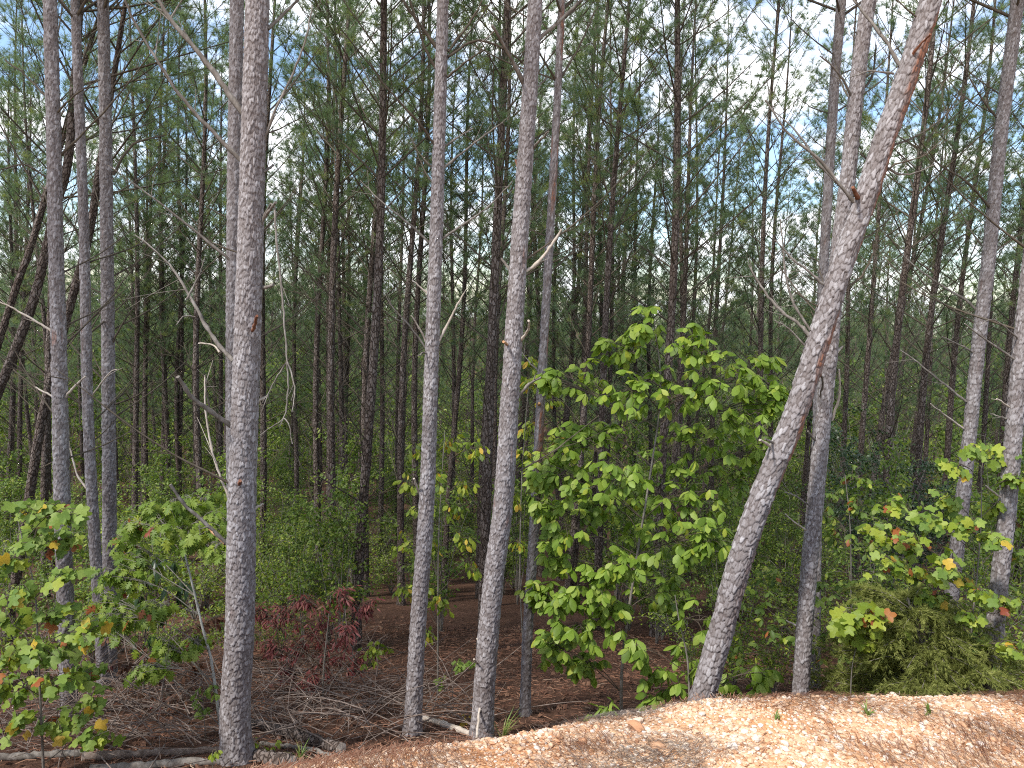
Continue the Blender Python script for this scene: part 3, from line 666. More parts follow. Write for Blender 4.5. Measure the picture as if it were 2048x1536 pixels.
front_pine([(141, 1485), (131, 1200), (124, 1000), (118, 700), (112, 500), (107, 250), (100, 0)], 7.7, (29, 23),
    'pine rising through lobed yellowing leaves, farthest from the gravel bank',
    [([(104, 662), (68, 640), (20, 613), (-10, 600)], 6, 3, 'pale', 3), ([(130, 796), (150, 772), (171, 753)], 6, 4, 'pale', 0), ([(104, 792), (68, 773)], 5, 3, 'pale', 1), ([(100, 200), (50, 150), (10, 120)], 6, 3, 'twig', 6), ([(100, 360), (50, 330), (0, 340)], 6, 3, 'twig', 6),
     ([(110, 230), (150, 190), (200, 160)], 5, 2, 'twig', 4)],
    sides=60, dz=.013, seed=10, auto=12)
front_pine([(200, 1250), (187, 1040), (175, 800), (169, 500), (160, 250), (150, 0)], 9.0, (21, 15),
    'slender pine between a pine ringed by yellowing leaves and a stout dark pine',
    [([(180, 985), (155, 950), (135, 880)], 5, 3, 'pale', 2), ([(165, 480), (120, 420), (70, 400)], 5, 2, 'twig', 6), ([(185, 790), (220, 745), (235, 740)], 4, 2, 'pale', 1)],
    sides=44, dz=.015, seed=11, auto=12, cstart=7.8)
front_pine([(219, 1200), (219, 1020), (217, 760), (214, 500), (211, 250), (206, 0)], 9.4, (26, 20),
    'stout dark pine standing behind an oak sapling',
    [([(228, 810), (275, 790), (310, 760)], 5, 2, 'twig', 4), ([(225, 350), (265, 290), (330, 270)], 7, 3, 'twig', 6), ([(208, 260), (170, 210), (120, 120)], 7, 3, 'twig', 6), ([(222, 690), (250, 640), (280, 600)], 5, 2, 'twig', 5)],
    sides=52, dz=.015, seed=12, auto=16, cstart=7.4)
front_pine([(1050, 1420), (1056, 1250), (1070, 1025), (1083, 770), (1098, 500), (1112, 250), (1124, 0)], 8.6, (20, 12),
    'thin red brown pine rising from bare needle floor, with one clean pale knot',
    [([(1090, 786), (1113, 768)], 4, 3, 'pale', 0), ([(1085, 750), (1060, 725), (1040, 700)], 4, 2, 'dead', 3), ([(1078, 812), (1079, 806)], 8, 7, 'fresh', 0), ([(1064, 975), (1052, 962)], 4, 3, 'pale', 0), ([(1112, 160), (1090, 125), (1075, 100)], 6, 3, 'twig', 4), ([(1120, 160), (1160, 90), (1190, 20)], 6, 3, 'twig', 5)],
    sides=36, dz=.02, seed=13, auto=12, cstart=7.0, red=.25)
# dark bent trunks at the edge of the wood
BENT = [([(0, 775), (34, 690), (72, 585), (110, 420), (135, 330), (150, 150)], 11.5, (20, 14)), ([(60, 985), (80, 860), (102, 756), (150, 575), (178, 470), (200, 330)], 12.5, (19, 13)), ([(-25, 760), (7, 654), (38, 558), (58, 505), (95, 380)], 13.5, (15, 11))]
for k, (pp, d, w) in enumerate(BENT):
    front_pine(pp, d, w, 'dark trunked pine leaning over, mixed among upright dark pines at the wood edge', sides=28, dz=.03, seed=20 + k, auto=10, cstart=6.5, total=14, group='leaning dark pines', mat='bark')

# --- mid pines read from the photograph: x at photo row 500, x at row 1025, width
MID = [(260, 268, 11), (292, 295, 8), (321, 322, 7), (330, 330, 8), (355, 357, 9), (367, 365, 10), (415, 412, 14), (536, 524, 12), (648, 640, 12), (664, 655, 10), (688, 670, 15), (687, 694, 9),
       (740, 721, 21), (748, 735, 13), (697, 690, 9), (767, 760, 9), (825, 808, 14), (851, 838, 14), (924, 896, 13), (996, 976, 20), (1010, 996, 13), (982, 964, 12), (1060, 1078, 10), (1141, 1124, 11), (1174, 1152, 13),
       (1215, 1208, 11), (1233, 1204, 16), (1190, 1187, 9), (1307, 1296, 9), (1330, 1316, 17), (1352, 1340, 12), (1444, 1425, 11), (1538, 1510, 12), (1553, 1530, 8), (1700, 1680, 10), (1758, 1718, 13),
       (1833, 1785, 17), (1905, 1840, 16), (1945, 1890, 12), (1985, 1950, 10), (20, 12, 9), (48, 40, 10), (1390, 1378, 9), (600, 590, 9), (1270, 1262, 10), (1118, 1122, 8), (440, 436, 8), (2040, 2000, 12), (905, 900, 9)]
taken = []
def mid_label(x, w):
    zone = [(240, 'behind the pine ringed by yellowing leaves'), (475, 'between the stout dark pine and the thick pale barked pine'), (840, 'between the thick pale barked pine and the slim straight grey pine'), (1010, 'between the slim straight pine and the scarred grey pine'),
            (1560, 'behind the tall bushy broadleaf sapling'), (3000, 'behind the lobed saplings with orange leaves')]
    z = next(t for lim, t in zone if x < lim); k = 'slim shaded pine ' if w >= 12 else 'thin pine far back '
    return k + z, ('slim pines ' if w >= 12 else 'thin pines ') + z
for k, (xa, xb, w) in enumerate(MID):
    d = FPX * .172 / w * (1 + .06 * math.sin(k * 5.3)); d = min(d, 25)
    pa, pb = at(xa, 500, d), at(xb, 1025, d); dr = nrm(pa - pb); q = pb.copy()
    for _ in range(1500):
        if q[2] < H(q[0], q[1]): break
        q = q - dr * .02
    dr = nrm(dr + [0, U(-.02, .02), 0])
    sc_ = U(.93, 1.08)
    place_pine(q, dr, k % 4 if d < 20 else 2 + k % 5, sc_, *mid_label(xb, w))
    taken.append(q[:2])
for k, (x, y) in enumerate([(-9.8, 5.6), (-10.6, 3.0), (-11.5, 7), (-9.2, 8.2), (9, 6.5), (11, 8.5), (10, 11)]):
    place_pine((x, y, float(H(x, y))), (U(-.03, .05), U(-.03, .03), 1), k % NVAR, U(.95, 1.1), 'pine of the wood edge, standing beyond the ends of the gravel bank', 'pines beyond the ends of the bank')
taken = np.array(taken)
# --- deeper pines on a loose plantation grid
cand = []
for yy in np.arange(18, 36, 4.1):
    hw = yy * .74 + 3
    for xx in np.arange(-hw, hw, 4.1):
        cand.append((xx + U(-.85, .85) + (.12 * yy % 1.4), yy + U(-.85, .85)))
cand = np.array(cand); cand = cand[np.argsort(cand[:, 1])]
yy = 37.0
while yy < 60:
    hw = yy * .74 + 3
    for xx in np.arange(-hw, hw, 6.2): cand = np.vstack([cand, [xx + U(-1.5, 1.5), yy + U(-1.5, 1.5)]])
    yy += 6.2
keep = [c for c in cand if np.min(np.linalg.norm(taken - c, axis=1)) > (1.6 if c[1] < 26 else 1.2)]
NDEEP = 235
for k, c in enumerate(keep[:NDEEP]):
    b = (c[0], c[1], float(H(c[0], c[1])))
    place_pine(b, (U(-.03, .06), U(-.04, .04), 1), rng.integers(2 if c[1] < 24 else 4, NVAR), U(.88, 1.1), 'thin pine deep inside the wood, seen only between nearer trunks', 'pines deep inside the wood')
rest = keep[NDEEP:]

def gn_scatter(name, pts, pairs, label, cat, smin, smax):
    """one stuff object: points instancing a few finished trees (trunk + crown)"""
    me = bpy.data.meshes.new(name); me.from_pydata([tuple(p) for p in pts], [], [])
    o = tag(link(name, me, kind='stuff'), label, cat)
    ng = bpy.data.node_groups.new(name, 'GeometryNodeTree')
    ng.interface.new_socket('Geometry', in_out='INPUT', socket_type='NodeSocketGeometry'); ng.interface.new_socket('Geometry', in_out='OUTPUT', socket_type='NodeSocketGeometry')
    N = ng.nodes; Lk = ng.links; gi = N.new('NodeGroupInput'); go = N.new('NodeGroupOutput'); jn = N.new('GeometryNodeJoinGeometry')
    ri = N.new('FunctionNodeRandomValue'); ri.data_type = 'INT'; ri.inputs['Min'].default_value = 0; ri.inputs['Max'].default_value = len(pairs) - 1
    mi_, ma_ = [s for s in ri.inputs if s.name == 'Min' and s.enabled][0], [s for s in ri.inputs if s.name == 'Max' and s.enabled][0]; mi_.default_value = 0; ma_.default_value = len(pairs) - 1
    rout = [s for s in ri.outputs if s.enabled][0]
    rr = N.new('FunctionNodeRandomValue'); rr.data_type = 'FLOAT_VECTOR'; rr.inputs['Min'].default_value = (-.04, -.04, 0); rr.inputs['Max'].default_value = (.04, .04, 6.28); rr.inputs['Seed'].default_value = 3
    rs_ = N.new('FunctionNodeRandomValue'); rs_.data_type = 'FLOAT'; a, b = [s for s in rs_.inputs if s.name == 'Min' and s.enabled][0], [s for s in rs_.inputs if s.name == 'Max' and s.enabled][0]; a.default_value = smin; b.default_value = smax
    sout = [s for s in rs_.outputs if s.enabled][0]
    for k, pr in enumerate(pairs):
        cmp_ = N.new('FunctionNodeCompare'); cmp_.data_type = 'INT'; cmp_.operation = 'EQUAL'
        ia = [s for s in cmp_.inputs if s.enabled]; Lk.new(rout, ia[0]); ia[1].default_value = k
        for ob in pr:
            oi = N.new('GeometryNodeObjectInfo'); oi.transform_space = 'ORIGINAL'; oi.inputs['Object'].default_value = ob; oi.inputs['As Instance'].default_value = True
            ip = N.new('GeometryNodeInstanceOnPoints'); Lk.new(gi.outputs[0], ip.inputs['Points']); Lk.new(oi.outputs['Geometry'], ip.inputs['Instance'])
            Lk.new([s for s in cmp_.outputs if s.enabled][0], ip.inputs['Selection']); Lk.new(rr.outputs[0], ip.inputs['Rotation']); Lk.new(sout, ip.inputs['Scale'])
            Lk.new(ip.outputs[0], jn.inputs[0])
    Lk.new(jn.outputs[0], go.inputs[0])
    md = o.modifiers.new('scatter', 'NODES'); md.node_group = ng
    return o
byme = {}
for ob in COL.objects:
    if ob.type == 'MESH' and ob.data in [v[0] for v in VAR] + [v[1] for v in VAR]: byme.setdefault(ob.data.name, ob)
pairs = [(byme[v[0].name], byme[v[1].name]) for v in VAR]
fp = [(c[0], c[1], float(H(c[0], c[1]))) for c in rest]
yy = 62.0
while yy < 330:
    st = 5.0 + (yy - 62) * .03; hw = yy * .78 + 5
    for xx in np.arange(-hw, hw, st):
        x_, y_ = xx + U(-1, 1) * st * .4, yy + U(-1, 1) * st * .4; fp.append((x_, y_, float(H(x_, y_))))
    yy += st
gn_scatter('distant_pine_wood', fp, pairs, 'distant mass of pines filling the valley and ridge behind the wood', 'forest', .8, 1.05)

# ------------------------------------------------------------------ leaves, saplings, shrubs
def leaf_template(right, fold=.18, droop=.25, wave=.0):
    """right: outline of the right half from petiole to tip; fan from rib"""
    r = np.array(right, float); o = np.vstack([r, (r * [-1, 1])[-2:0:-1]]); c = np.array([[0, .45]])
    p = np.vstack([c, o]); z = -fold * np.abs(p[:, 0]) - droop * p[:, 1] ** 2 + wave * np.sin(p[:, 1] * 9 + p[:, 0] * 5)
    V = np.column_stack([p, z]); n = len(o); T = [[0, 1 + k, 1 + (k + 1) % n] for k in range(n)]
    return V, np.array(T)
tt = np.linspace(0, 1, 9)
OV = [(0, 0)] + [(.26 * math.sin(math.pi * t ** 1.15) ** .8 * (1 + .05 * (-1) ** k), t) for k, t in enumerate(tt[1:-1])] + [(0, 1.0)]
LANCE = [(0, 0), (.07, .15), (.13, .4), (.11, .65), (.05, .88), (0, 1)]
TULIP = [(0, 0), (.22, -.02), (.46, .12), (.53, .27), (.38, .40), (.33, .50), (.47, .68), (.40, .88), (.18, .90), (0, .80)]
OAK = [(0, 0), (.06, .12), (.26, .16), (.12, .27), (.30, .33), (.43, .48), (.16, .47), (.24, .58), (.38, .74), (.14, .68), (.22, .90), (.08, .84), (0, 1)]
SMALL = [(0, 0), (.24, .3), (.22, .62), (0, 1)]
LT = {'ov': [leaf_template(OV, f, d) for f, d in ((.22, .3), (.35, .5), (.1, .15))], 'lance': [leaf_template(LANCE, .3, d) for d in (.25, .5)],
      'tulip': [leaf_template(TULIP, f, d, .03) for f, d in ((.15, .2), (.3, .35), (-.12, .3))], 'oak': [leaf_template(OAK, f, d, .03) for f, d in ((.2, .3), (.35, .45))], 'small': [leaf_template(SMALL, .25, .3)]}
LMESH = {}
def leaf_mesh(kind, var, mat):
    k = (kind, var, mat)
    if k not in LMESH: V, T = LT[kind][var]; LMESH[k] = mesh('leaf', V, T, mats=[M[mat]], smooth=True)
    return LMESH[k]
def frames(D, Nn):
    y = nrm(D); x = nrm(np.cross(y, Nn)); z = np.cross(x, y); return x, y, z
def joined_leaves(mx, kind, pos, D, Nn, size, mslot, tints):
    x, y, z = frames(D, Nn)
    for v, (V, T) in enumerate(LT[kind]):
        k = np.arange(v, len(pos), len(LT[kind]))
        if not len(k): continue
        W = pos[k][:, None] + size[k][:, None, None] * (V[None, :, 0:1] * x[k][:, None] + V[None, :, 1:2] * y[k][:, None] + V[None, :, 2:3] * z[k][:, None])
        off = (np.arange(len(k)) * len(V))[:, None, None]; TT = T[None] + off
        for s in np.unique(mslot[k]):
            sel = mslot[k] == s
            Ws = W[sel]; To = (T[None] + (np.arange(sel.sum()) * len(V))[:, None, None]).reshape(-1, 3)
            mx.add(Ws.reshape(-1, 3), To, m=int(s), tint=np.repeat(tints[k][sel], len(T)), smooth=True)

def sapling(name, label, cat, stem_px, depth, clusters, leaf, size, mats, probs, stem_mat='stem', stem_w=(.016, .005), mode='whorl', nper=6, twigs=4, maxparts=300, seed=0, group=None, dspread=.5, face=.35, droop=.5, extra_stems=(), bmat=None, rscale=1.0):
    rs = np.random.default_rng(2000 + seed)
    P = [at(px, py, depth) for px, py in stem_px]; base = P[0].copy(); base[2] = float(H(base[0], base[1])); P[0] = base if P[0][2] < base[2] + .3 else P[0]
    if P[0] is not base: P.insert(0, base)
    root = thing(name, label, cat, base, group)
    c = curve_pts(P, 24) - base
    V, Q = tubes(c[None], np.linspace(stem_w[0], stem_w[1], 24)[None], 8); mx = Mix(); mx.add(V, Q=Q, smooth=True)
    link('stem', mx.mesh('stem', [M[stem_mat]]), root)
    bm_ = Mix(); pos, D, Nn = [], [], []
    bp, brr, tp, tr = [], [], [], []
    for (px, py, rpx) in clusters:
        dd = depth + rs.uniform(-1, 1) * dspread; C = at(px, py, dd) - base; R = rpx * rscale * pix2m(C + base)
        hd = np.linalg.norm(c[:, :2] - C[:2], axis=1); want = C[2] - .55 * hd; k = int(np.argmin(np.abs(c[:, 2] - want) + .15 * hd)); a = c[k]
        mid = a + (C - a) * .5 + np.array([0, 0, .10 * np.linalg.norm(C - a)]) + rs.normal(0, .04, 3)
        b = curve_pts([a, mid, C], 9); bp.append(b); brr.append(np.linspace(max(.004, stem_w[0] * .34), .0025, 9))
        for q in range(twigs):
            s = b[rs.integers(4, 9)]; e = C + nrm(rs.normal(size=3)) * R * rs.uniform(.35, 1.0) * np.array([1, 1, .8]); m = (s + e) / 2 + [0, 0, .03]
            tw = curve_pts([s, m, e], 5); tp.append(tw); tr.append(np.linspace(.0032, .0018, 5)); td = nrm(e - m)
            if mode == 'whorl':
                nl = rs.integers(max(3, nper - 2), nper + 1); a0 = rs.uniform(0, 6.28)
                for i in range(nl):
                    az = a0 + i * 6.283 / nl + rs.uniform(-.3, .3); d = np.array([math.cos(az), math.sin(az), 0]) * .8 + td * .45; d[2] -= droop * rs.uniform(.3, 1.5)
                    pos.append(e + rs.normal(0, .008, 3)); D.append(d); Nn.append(np.array([0, -face, 1]) + rs.normal(0, .35, 3))
            else:
                for i in range(nper):
                    f = .25 + .75 * (i + rs.uniform(0, 1)) / nper; j = min(int(f * 4), 3); p = tw[j] + (tw[j + 1] - tw[j]) * (f * 4 - j)
                    az = rs.uniform(0, 6.28); d = np.array([math.cos(az), math.sin(az), 0]) * .7 + td * .4; d[2] -= droop * rs.uniform(.2, 1.4)
                    pos.append(p + nrm(d) * size * .3); D.append(d); Nn.append(np.array([0, -face, 1]) + rs.normal(0, .45, 3))
                    tp.append(np.linspace(p, p + nrm(d) * size * .32, 5)); tr.append(np.full(5, .0014))
    V, Q = tubes(np.array(bp), np.array(brr), 5); bm_.add(V, Q=Q, smooth=True)
    if tp: V, Q = tubes(np.array(tp), np.array(tr), 4); bm_.add(V, Q=Q, smooth=True)
    link('branchwork', bm_.mesh('branchwork', [M[bmat or 'twig']]), root, 'stuff')
    pos, D, Nn = np.array(pos), np.array(D), np.array(Nn); n = len(pos)
    sz = size * rs.uniform(.6, 1.2, n); ms = rs.choice(len(mats), n, p=probs); key = np.linalg.norm(pos + base - CAM, axis=1) / sz
    order = np.argsort(key); x, y, z = frames(D, Nn)
    nv = len(LT[leaf])
    for i in order[:maxparts]:
        o = link('leaf', leaf_mesh(leaf, int(i) % nv, mats[ms[i]]), root); s = sz[i]
        o.matrix_local = Matrix(((x[i, 0] * s, y[i, 0] * s, z[i, 0] * s, pos[i, 0]), (x[i, 1] * s, y[i, 1] * s, z[i, 1] * s, pos[i, 1]), (x[i, 2] * s, y[i, 2] * s, z[i, 2] * s, pos[i, 2]), (0, 0, 0, 1)))
    r = order[maxparts:]
    if len(r):
        mx = Mix(); joined_leaves(mx, leaf, pos[r], D[r], Nn[r], sz[r], ms[r], rs.uniform(0, 1, len(r)))
        link('foliage', mx.mesh('foliage', [M[m] for m in mats]), root, 'stuff')
    return root

HK = [(1300, 650, 60), (1240, 690, 45), (1390, 690, 55), (1180, 760, 55), (1260, 780, 65), (1350, 790, 75), (1440, 760, 75), (1510, 740, 55), (1110, 760, 30), (1200, 870, 55), (1130, 880, 50), (1080, 940, 45), (1150, 960, 65), (1090, 1010, 45),
      (1130, 1050, 55), (1230, 940, 75), (1330, 900, 85), (1430, 870, 85), (1500, 830, 60), (1380, 990, 85), (1290, 1010, 75), (1470, 960, 65), (1350, 1070, 75), (1280, 1090, 65), (1420, 1080, 60), (1110, 1110, 40), (1130, 1190, 45), (1080, 1190, 40),
      (1180, 1170, 55), (1230, 1230, 55), (1160, 1250, 55), (1110, 1290, 45), (1170, 1320, 40), (1320, 1180, 65), (1550, 790, 35), (1530, 900, 40), (1240, 1130, 45), (1200, 1010, 50)]
sapling('broadleaf_sapling', 'tall bushy sapling with broad bright green leaves beside the big leaning pine', 'sapling', [(1243, 1432), (1245, 1320), (1268, 1150), (1300, 950), (1322, 780), (1308, 640)], 8.1, HK, 'ov', .13, ['hick', 'limeleaf'], [.85, .15],
        stem_w=(.02, .006), nper=7, twigs=22, seed=1, dspread=.55, droop=.6)
sapling('broadleaf_sapling', 'low green sapling leaning over the edge of the gravel bank', 'sapling', [(1382, 1440), (1376, 1330), (1358, 1240), (1350, 1190)], 7.5,
        [(1350, 1370, 50), (1300, 1395, 35), (1270, 1290, 30), (1310, 1330, 40), (1440, 1370, 45), (1500, 1350, 45), (1400, 1240, 55), (1470, 1400, 35), (1530, 1340, 25), (1380, 1310, 45)], 'ov', .14, ['hick'], [1], nper=6, twigs=9, seed=2, dspread=.3, droop=.6)
PL = [(40, 1030, 55), (110, 1010, 45), (20, 1100, 55), (110, 1080, 50), (40, 1170, 50), (130, 1150, 40), (30, 1240, 50), (110, 1230, 45), (60, 1300, 55), (130, 1290, 45), (180, 1265, 35), (40, 1370, 50), (120, 1360, 45), (180, 1340, 40), (30, 1440, 40), (120, 1440, 50), (180, 1400, 50), (200, 1470, 35), (70, 1060, 40), (10, 1310, 40), (150, 1030, 25), (-40, 1150, 50), (-30, 1380, 50)]
sapling('tulip_sapling', 'lobed leaf sapling dotted with yellow and orange leaves, above the long fallen logs', 'sapling', [(87, 1540), (77, 1319), (70, 1182), (52, 1110), (36, 1040)], 6.1, PL, 'tulip', .092, ['poplar', 'limeleaf', 'yellowleaf', 'orangeleaf'], [.68, .25, .045, .025], stem_w=(.012, .004), mode='alt', nper=5, twigs=7, seed=3, dspread=.45, face=1.1, droop=.45)
OK_ = [(260, 1040, 38), (310, 1020, 45), (360, 1010, 45), (410, 1000, 45), (440, 1040, 35), (250, 1080, 35), (330, 1065, 40), (400, 1070, 40), (230, 1150, 42), (200, 1190, 42), (170, 1240, 38), (220, 1230, 38), (310, 1210, 32), (270, 1110, 30), (390, 1280, 32), (330, 1285, 30), (285, 1330, 28), (440, 1090, 30)]
sapling('oak_sapling', 'oak sapling with pale lichen stem and jagged green leaves next to the thick pine', 'sapling', [(442, 1420), (424, 1330), (405, 1255), (385, 1170), (366, 1095), (352, 1040)], 7.3, OK_, 'oak', .115, ['oakleaf', 'limeleaf', 'orangeleaf'], [.87, .11, .02], stem_mat='lichen', stem_w=(.018, .007), mode='alt', nper=8, twigs=11, bmat='stem', seed=4, dspread=.4, face=.7, droop=.7)
sapling('red_shrub', 'dull red leaved shrub behind the tangle of dead brush', 'shrub', [(645, 1425), (648, 1330), (655, 1260), (662, 1190)], 9.2, [(560, 1225, 50), (610, 1200, 45), (680, 1195, 45), (640, 1250, 55), (700, 1270, 50), (590, 1290, 50), (660, 1320, 50), (560, 1340, 40), (720, 1320, 35), (610, 1360, 35), (530, 1290, 35), (740, 1210, 30), (520, 1220, 25)],
        'lance', .088, ['redleaf', 'brownleaf'], [.85, .15], stem_w=(.014, .005), mode='alt', nper=8, twigs=20, seed=5, dspread=.5, face=.5, droop=.6)
sapling('lime_sapling', 'thin sapling with sparse yellow green leaves between two grey pines', 'sapling', [(876, 1352), (876, 1250), (877, 1100), (882, 980), (890, 860)], 9.6, [(830, 900, 40), (900, 880, 40), (950, 895, 45), (800, 960, 35), (860, 960, 45), (930, 960, 40), (830, 1020, 35), (920, 1010, 40), (800, 1080, 35), (870, 1090, 30), (930, 1075, 35), (790, 1170, 35), (840, 1180, 30), (885, 1200, 30), (950, 1130, 30), (740, 1290, 30), (850, 1260, 25)],
        'ov', .105, ['limeleaf', 'small', 'yellowleaf'], [.72, .2, .08], stem_w=(.013, .004), mode='alt', nper=5, twigs=7, seed=6, dspread=.5, droop=.8)
sapling('lime_sapling', 'yellow green leaves on a thin sapling tucked behind the scarred grey pine', 'sapling', [(1046, 1300), (1040, 1150), (1044, 950), (1058, 760)], 10.2, [(1060, 760, 40), (1100, 800, 40), (1065, 850, 35), (1055, 910, 35), (1030, 1000, 35), (1070, 720, 25), (1120, 880, 30), (1030, 1080, 30)], 'ov', .11, ['limeleaf', 'yellowleaf'], [.85, .15], stem_w=(.012, .004), mode='alt', nper=5, twigs=7, seed=7, dspread=.3, droop=.8)
PR = [(1750, 1060, 45), (1800, 1080, 45), (1850, 1040, 40), (1900, 930, 35), (1950, 900, 40), (2010, 900, 35), (1880, 1000, 40), (1930, 1050, 40), (1990, 1010, 35), (2035, 960, 35), (1760, 1130, 45), (1820, 1140, 45), (1880, 1120, 40), (1910, 1160, 35), (1990, 1080, 30), (2030, 1100, 30), (1960, 1180, 30), (2015, 1200, 30), (1930, 1230, 30), (2030, 1300, 30), (1990, 1340, 25), (1960, 1280, 25), (1780, 1010, 30), (2070, 1020, 40), (1860, 1190, 30)]
sapling('tulip_sapling', 'lobed leaf sapling with scattered orange leaves over the olive juniper', 'sapling', [(1936, 1400), (1943, 1257), (1953, 1160), (1962, 1045), (1962, 930)], 7.0, PR, 'tulip', .092, ['limeleaf', 'poplar', 'yellowleaf', 'orangeleaf'], [.48, .46, .03, .03], stem_w=(.012, .004), mode='alt', nper=5, twigs=7, seed=8, dspread=.5, face=.9, droop=.5)
sapling('tulip_sapling', 'short lime green sapling spreading beside the foot of the olive juniper', 'sapling', [(1700, 1420), (1705, 1330), (1725, 1250)], 7.0, [(1740, 1240, 45), (1790, 1275, 40), (1715, 1265, 40), (1760, 1300, 25), (1690, 1230, 25)], 'tulip', .12, ['limeleaf', 'orangeleaf'], [.94, .06], stem_w=(.009, .004), mode='alt', nper=5, twigs=9, seed=9, dspread=.25, face=.9, droop=.5)
sapling('understory_sapling', 'dull green sapling in the gap behind the straight crossing pine', 'sapling', [(1700, 1390), (1702, 1200), (1700, 1050), (1690, 950)], 9.3, [(1650, 1000, 45), (1705, 960, 40), (1680, 1050, 45), (1725, 1010, 45), (1640, 1180, 45), (1700, 1320, 45), (1660, 1290, 45), (1680, 1370, 40), (1720, 1180, 40), (1560, 1260, 45), (1510, 1200, 45), (1540, 1150, 40), (1480, 1290, 40), (1740, 1080, 40)],
        'ov', .10, ['small', 'limeleaf', 'orangeleaf'], [.86, .11, .03], stem_w=(.014, .005), nper=7, twigs=10, seed=10, dspread=.5, droop=.5, maxparts=250)
sapling('laurel_shrub', 'dark drooping long leaved shrub under the oak sapling', 'shrub', [(288, 1420), (290, 1300), (292, 1200)], 8.8, [(285, 1180, 45), (330, 1120, 40), (310, 1230, 40), (350, 1180, 30), (250, 1240, 35), (300, 1280, 30)], 'lance', .17, ['darkleaf', 'oakleaf'], [.8, .2], stem_w=(.018, .006), nper=7, twigs=6, seed=11, dspread=.4, droop=1.1)
sapling('brown_shrub', 'dead shrub holding dry brown leaves near the oak sapling foot', 'shrub', [(300, 1440), (300, 1370), (305, 1320)], 8.4, [(240, 1330, 45), (330, 1350, 45), (300, 1300, 40), (390, 1270, 40), (270, 1390, 40), (350, 1400, 40), (220, 1270, 35), (400, 1340, 35), (440, 1230, 30)], 'ov', .08, ['brownleaf', 'redleaf'], [.92, .08], stem_w=(.012, .004), mode='alt', nper=6, twigs=8, seed=12, dspread=.6, droop=.8, stem_mat='brush')
for k, (lab, px, py, d, cl, lf, sz, mt) in enumerate([
    ('small seedling with clustered green leaves between the two straight grey pines', 905, 1385, 9.2, [(905, 1335, 22), (940, 1325, 16), (885, 1360, 14)], 'oak', .09, 'poplar'),
    ('tiny bright yellow seedling at the foot of the scarred grey pine', 935, 1462, 8.0, [(935, 1438, 16), (930, 1450, 12)], 'ov', .055, 'yellowleaf'),
    ('knee high seedling with round green leaves beside the oak sapling stem', 410, 1440, 7.2, [(405, 1400, 30), (420, 1380, 20), (395, 1425, 20)], 'ov', .09, 'poplar'),
    ('leafy weed at the lower brow of the gravel bank', 1200, 1452, 7.9, [(1195, 1425, 22), (1215, 1410, 18), (1180, 1440, 16)], 'lance', .13, 'hick'),
    ('low vine of small yellow green leaves along the bank brow', 1090, 1480, 7.4, [(1065, 1466, 14), (1100, 1462, 14), (1040, 1474, 10), (1125, 1458, 10)], 'ov', .06, 'limeleaf'),
    ('seedling with two tiers of yellow green leaves beside the red shrub', 742, 1380, 9.0, [(742, 1312, 20), (735, 1330, 16), (750, 1295, 12)], 'ov', .08, 'limeleaf'),
    ('pale seedling poking between fallen logs', 505, 1525, 6.9, [(505, 1492, 18), (540, 1490, 14)], 'ov', .06, 'limeleaf'),
    ('yellowish seedling directly in front of the thick pine', 425, 1530, 6.2, [(425, 1505, 12)], 'ov', .07, 'limeleaf')]):
    sapling('seedling', lab, 'seedling', [(px, py), ((px + cl[0][0]) / 2, (py + cl[0][1]) / 2), (cl[0][0], cl[0][1])], d, cl, lf, sz, [mt], [1], stem_w=(.005, .002), nper=5, twigs=4, seed=40 + k, dspread=.08, droop=.35, maxparts=120)

# juniper
def juniper(px, py, d, label):
    rs = np.random.default_rng(77); base = at(px, py, d); base[2] = float(H(base[0], base[1])); root = thing('juniper_bush', label, 'juniper', base)
    s1 = np.array(at(px - 70, 1195, d)) - base
    c = curve_pts([np.zeros(3), s1 * .5 + [.06, 0, 0], s1], 14); V, Q = tubes(c[None], np.linspace(.028, .006, 14)[None], 8); mx = Mix(); mx.add(V, Q=Q, smooth=True); link('stem', mx.mesh('stem', [M['stem']]), root)
    lp, lr, fp_, fd = [], [], [], []
    for k in range(190):
        t = rs.uniform(.08, .98); a = c[int(t * 13)]; az = rs.uniform(0, 6.283); L = (1.25 * (1 - t) ** .55 + .2) * rs.uniform(.6, 1.1)
        dv_ = np.array([math.cos(az), math.sin(az), .35]); e = a + nrm(dv_) * L; e[2] -= .12 * L; b = curve_pts([a, (a + e) / 2 + [0, 0, .10 * L], e], 7); lp.append(b); lr.append(np.linspace(.006, .0025, 7))
        for q in range(int(12 + 24 * L)):
            f = rs.uniform(.25, 1); j = min(int(f * 6), 5); p = b[j] + (b[j + 1] - b[j]) * (f * 6 - j); dd_ = nrm(nrm(b[-1] - b[0]) + rs.normal(0, .65, 3) + [0, 0, -.15]); l = rs.uniform(.06, .2)
            for u in np.linspace(.2, 1, 4): fp_.append(p + dd_ * l * u - np.array([0, 0, .04 * u * u])); fd.append(dd_ + rs.normal(0, .25, 3))
    V, Q = tubes(np.array(lp), np.array(lr), 4); mx = Mix(); mx.add(V, Q=Q, smooth=True); link('branchwork', mx.mesh('branchwork', [M['dead']]), root)
    V, T = tufts(np.array(fp_), np.array(fd), 8, .05, .0065, rs, (.15, .9)); mx = Mix(); mx.add(V, T, tint=np.repeat(rs.uniform(0, 1, len(fp_)), 8)); link('crown', mx.mesh('crown', [M['juniper']]), root)
juniper(1885, 1420, 7.2, 'bushy olive green juniper just behind the brow of the gravel bank')

